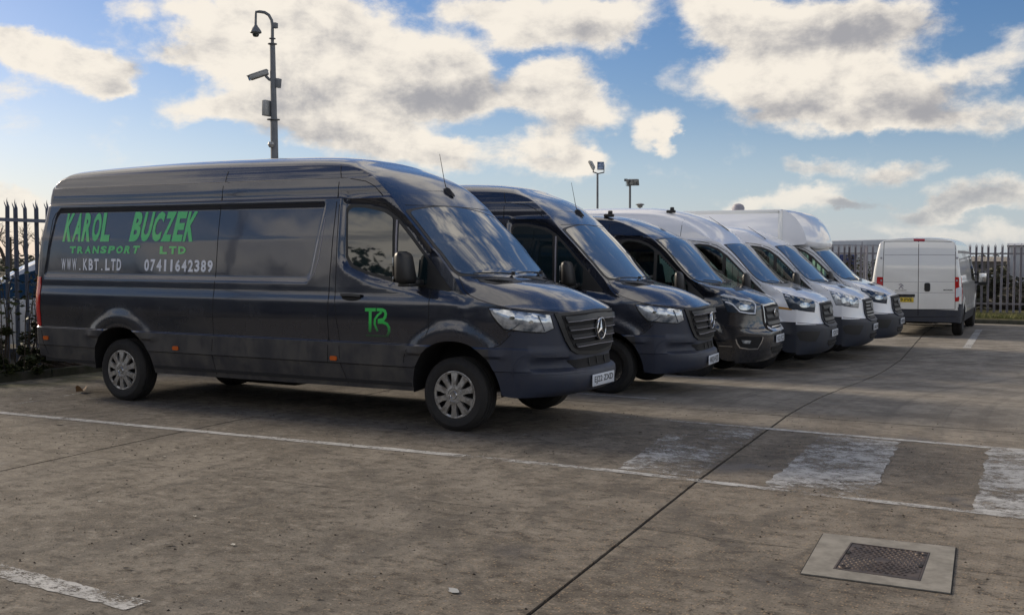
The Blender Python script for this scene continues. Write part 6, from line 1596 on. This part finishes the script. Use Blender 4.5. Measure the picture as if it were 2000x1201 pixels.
def shed(name, label, D, u0, u1, vt, depth, mat, roofmat, ridge=0.0, mono=False, extra=None):
    Q = at_plane(D); a, b = Q(u0, 600), Q(u1, 600); h = Q((u0+u1)/2, vt).z; a.z = b.z = 0; L = (b-a).length; dd = sight(u0, 600); rz = math.atan2(-dd.x, dd.y)
    r = empty(name, a, rz, label, 'building'); bm = bmesh.new(); add_box(bm, (L/2, depth/2, h/2), (L, depth, h)); bm_obj('wall', bm, mat, r, smooth=False)
    V = [(-.2, -.2, h+.01), (L+.2, -.2, h+.01), (L+.2, depth+.2, h+.01), (-.2, depth+.2, h+.01)]
    if mono: V += [(-.2, depth+.2, h+ridge), (L+.2, depth+.2, h+ridge)]; F = [(0, 1, 5, 4), (0, 4, 3), (1, 2, 5), (3, 4, 5, 2), (0, 3, 2, 1)]
    else: V += [(-.2, depth/2, h+ridge), (L+.2, depth/2, h+ridge)]; F = [(0, 1, 5, 4), (3, 4, 5, 2), (0, 4, 3), (1, 2, 5), (0, 3, 2, 1)]
    mesh_obj('roof', V, F, roofmat, r, smooth=False)
    if extra: extra(r, L, h)
    return r
def dock(r, L, h):
    for k in range(4): 
        bm = bmesh.new(); add_box(bm, (L*(.12+.24*k), -.03, h*.36), (L*.12, .06, h*.55)); bm_obj('door', bm, GREYW, r)
        bm = bmesh.new(); add_box(bm, (L*(.24+.22*k), -.03, h*.82), (L*.08, .05, h*.12)); bm_obj('window', bm, SIDEGLASS, r)
shed('warehouse', 'low warehouse with a weathered pitched roof behind the right hedge', 62, 1896, 1957, 511, 9, BRICKW, ROOF, .30, extra=dock)
shed('industrial_building', 'pale grey and blue industrial unit at the far right edge beyond the fence', 70, 1970, 2130, 480, 14, GREYW, GREYW, .25, extra=lambda r, L, h: [bm_obj('blue_panel', (lambda bm: (add_box(bm, (L*.5+1.0, -.06, h*.40), (L-1.6, .1, h*.78)), bm)[1])(bmesh.new()), BLUEW, r, smooth=False)]+[bm_obj('window', (lambda bm: (add_box(bm, (2.4+2.4*k, -.13, h*.55), (1.2, .06, .5)), bm)[1])(bmesh.new()), SIDEGLASS, r, smooth=False) for k in range(3)]+[bm_obj('roof_fan', (lambda bm: (add_box(bm, (2.2, .4, h+.3), (1.1, .5, .12)), add_box(bm, (2.2, .4, h+.12), (.1, .1, .3)), bm)[2])(bmesh.new()), SEAM, r)])
shed('warehouse', 'long low dark depot on the horizon behind the row of vans', 120, 700, 1600, 492, 20, BRICKW, ROOF, .8, extra=dock)
tl = bush('tree_line', at_plane(90)(1560, 600)*1, (1, 1, 1), 10, .1, LEAF_H, 'low distant scrub', 'scrub', 50, stems=False); 
for c_ in list(tl.children): bpy.data.objects.remove(c_)
bpy.data.objects.remove(tl)
rd = random.Random(77); bm = bmesh.new(); q0 = at_plane(110)
for k in range(90):
    u = -200+k*28+rd.uniform(-8, 8); p = q0(u, 520); cs = [((p.x+rd.gauss(0, 1.2), p.y+rd.gauss(0, 1.2), rd.uniform(.4, 1.5)), 1.3) for _ in range(3)]; leaves(bm, 60, lambda q: clump(q, cs), .55, rd)
o = tag(bm_obj('scrub', bm, LEAF_H, None, smooth=False, recalc=False), 'distant line of low grey green scrub along the horizon', 'scrub', kind='stuff')

# ------------------------------------------------------------------ litter and leaves on the concrete
LEAFL, _t, _b = principled('fallen_leaf_brown', (.16, .085, .035), .7); PAPER, _t, _b = principled('paper_scrap', (.33, .34, .34), .8); BITS, _t, _b = principled('dark_litter', (.05, .042, .035), .8); PALE, _t, _b = principled('pale_litter', (.42, .41, .36), .8)
def scrap(name, label, cat, x, y, s, mat, seed, group=None, curl=.3):
    rd = random.Random(seed); bm = bmesh.new(); n = 9; c = bm.verts.new((0, 0, .004+s*curl*.15)); ring_ = []
    for k in range(n):
        a = 2*math.pi*k/n; rr = s*rd.uniform(.55, 1.1); ring_.append(bm.verts.new((rr*math.cos(a), rr*.62*math.sin(a), .004+s*curl*rd.random())))
    for k in range(n): bm.faces.new((c, ring_[k], ring_[(k+1) % n]))
    o = bm_obj(name, bm, mat, None, loc=(x, y, gz(y)+.002), angle=80); o.rotation_euler = (0, 0, rd.uniform(0, 6)); return tag(o, label, cat, group)
scrap('fallen_leaf', 'large curled brown leaf lying behind the rear wheel of the lettered van', 'leaf', -6.30, .32, .12, LEAFL, 1, curl=.8)
scrap('paper_scrap', 'torn pale paper scrap flat on the concrete in the foreground', 'litter', 1.45, -4.05, .045, PAPER, 2, curl=.1)
scrap('fallen_leaf', 'reddish brown leaf near the bottom edge, left of the paper scrap', 'leaf', .63, -4.95, .035, LEAFL, 3)
rd = random.Random(12)
for k, (u, v, m, sz) in enumerate([(115, 830, BITS, .05), (195, 980, PALE, .02), (380, 1010, PALE, .02), (455, 1065, PALE, .022), (320, 893, PALE, .025), (345, 875, BITS, .03), (215, 907, BITS, .03), (545, 992, BITS, .022), (565, 1032, BITS, .02), (330, 1065, BITS, .03), (250, 1112, BITS, .03), (1210, 995, BITS, .02), (1492, 990, BITS, .03), (75, 1010, BITS, .02), (620, 1170, BITS, .02), (1800, 1000, BITS, .02), (1250, 846, BITS, .03), (60, 780, PALE, .03), (100, 760, PALE, .03), (270, 840, BITS, .03), (1700, 1165, BITS, .015), (1560, 1010, BITS, .02), (950, 1000, BITS, .015), (700, 930, BITS, .02)]):
    q = sight(u, v); t_ = (0-CAM.z)/q.z; p = CAM+q*t_
    scrap('litter', ('pale' if m is PALE else 'dark')+' crumb of leaf litter on the open concrete', 'litter', p.x, p.y, sz, m, 200+k, ('pale' if m is PALE else 'dark')+' litter crumbs on the concrete')

# loose grit, leaf crumbs and chips trodden over the concrete
GRIT, t_, b_ = principled('grit', (.1, .1, .1), .9, 0, .2); ri_ = t_.node('ShaderNodeNewGeometry').outputs['Random Per Island']
cr = t_.node('ShaderNodeValToRGB'); t_.l.new(ri_, cr.inputs[0]); e_ = cr.color_ramp.elements; e_[0].color = (.02, .017, .014, 1); e_[1].color = (.36, .33, .28, 1); e_.new(.6).color = (.05, .042, .034, 1); e_.new(.85).color = (.14, .11, .08, 1); t_.l.new(cr.outputs[0], b_.inputs['Base Color'])
rd = random.Random(31); V = []; F = []
for k in range(9000):
    y = -6.5+9.5*rd.random()**1.5; x = rd.uniform(-6, 6)
    if noise.noise(Vector((x*.8, y*.8, 2)))+rd.uniform(-.3, .3) < -.05: continue
    z = gz(y)+.001; r_ = rd.choice((.003, .004, .005, .006, .009)); a0 = rd.uniform(0, 6.3); b0 = len(V); n_ = 4
    V += [(x+r_*math.cos(a0+q*1.57)*rd.uniform(.6, 1.3), y+r_*math.sin(a0+q*1.57)*rd.uniform(.6, 1.3), z) for q in range(4)]+[(x, y, z+r_*rd.uniform(.3, .9))]
    F += [(b0+q, b0+(q+1) % 4, b0+4) for q in range(4)]
tag(mesh_obj('grit', V, F, GRIT, smooth=False), 'fine grit and leaf crumbs scattered over the open concrete', 'grit', kind='stuff')
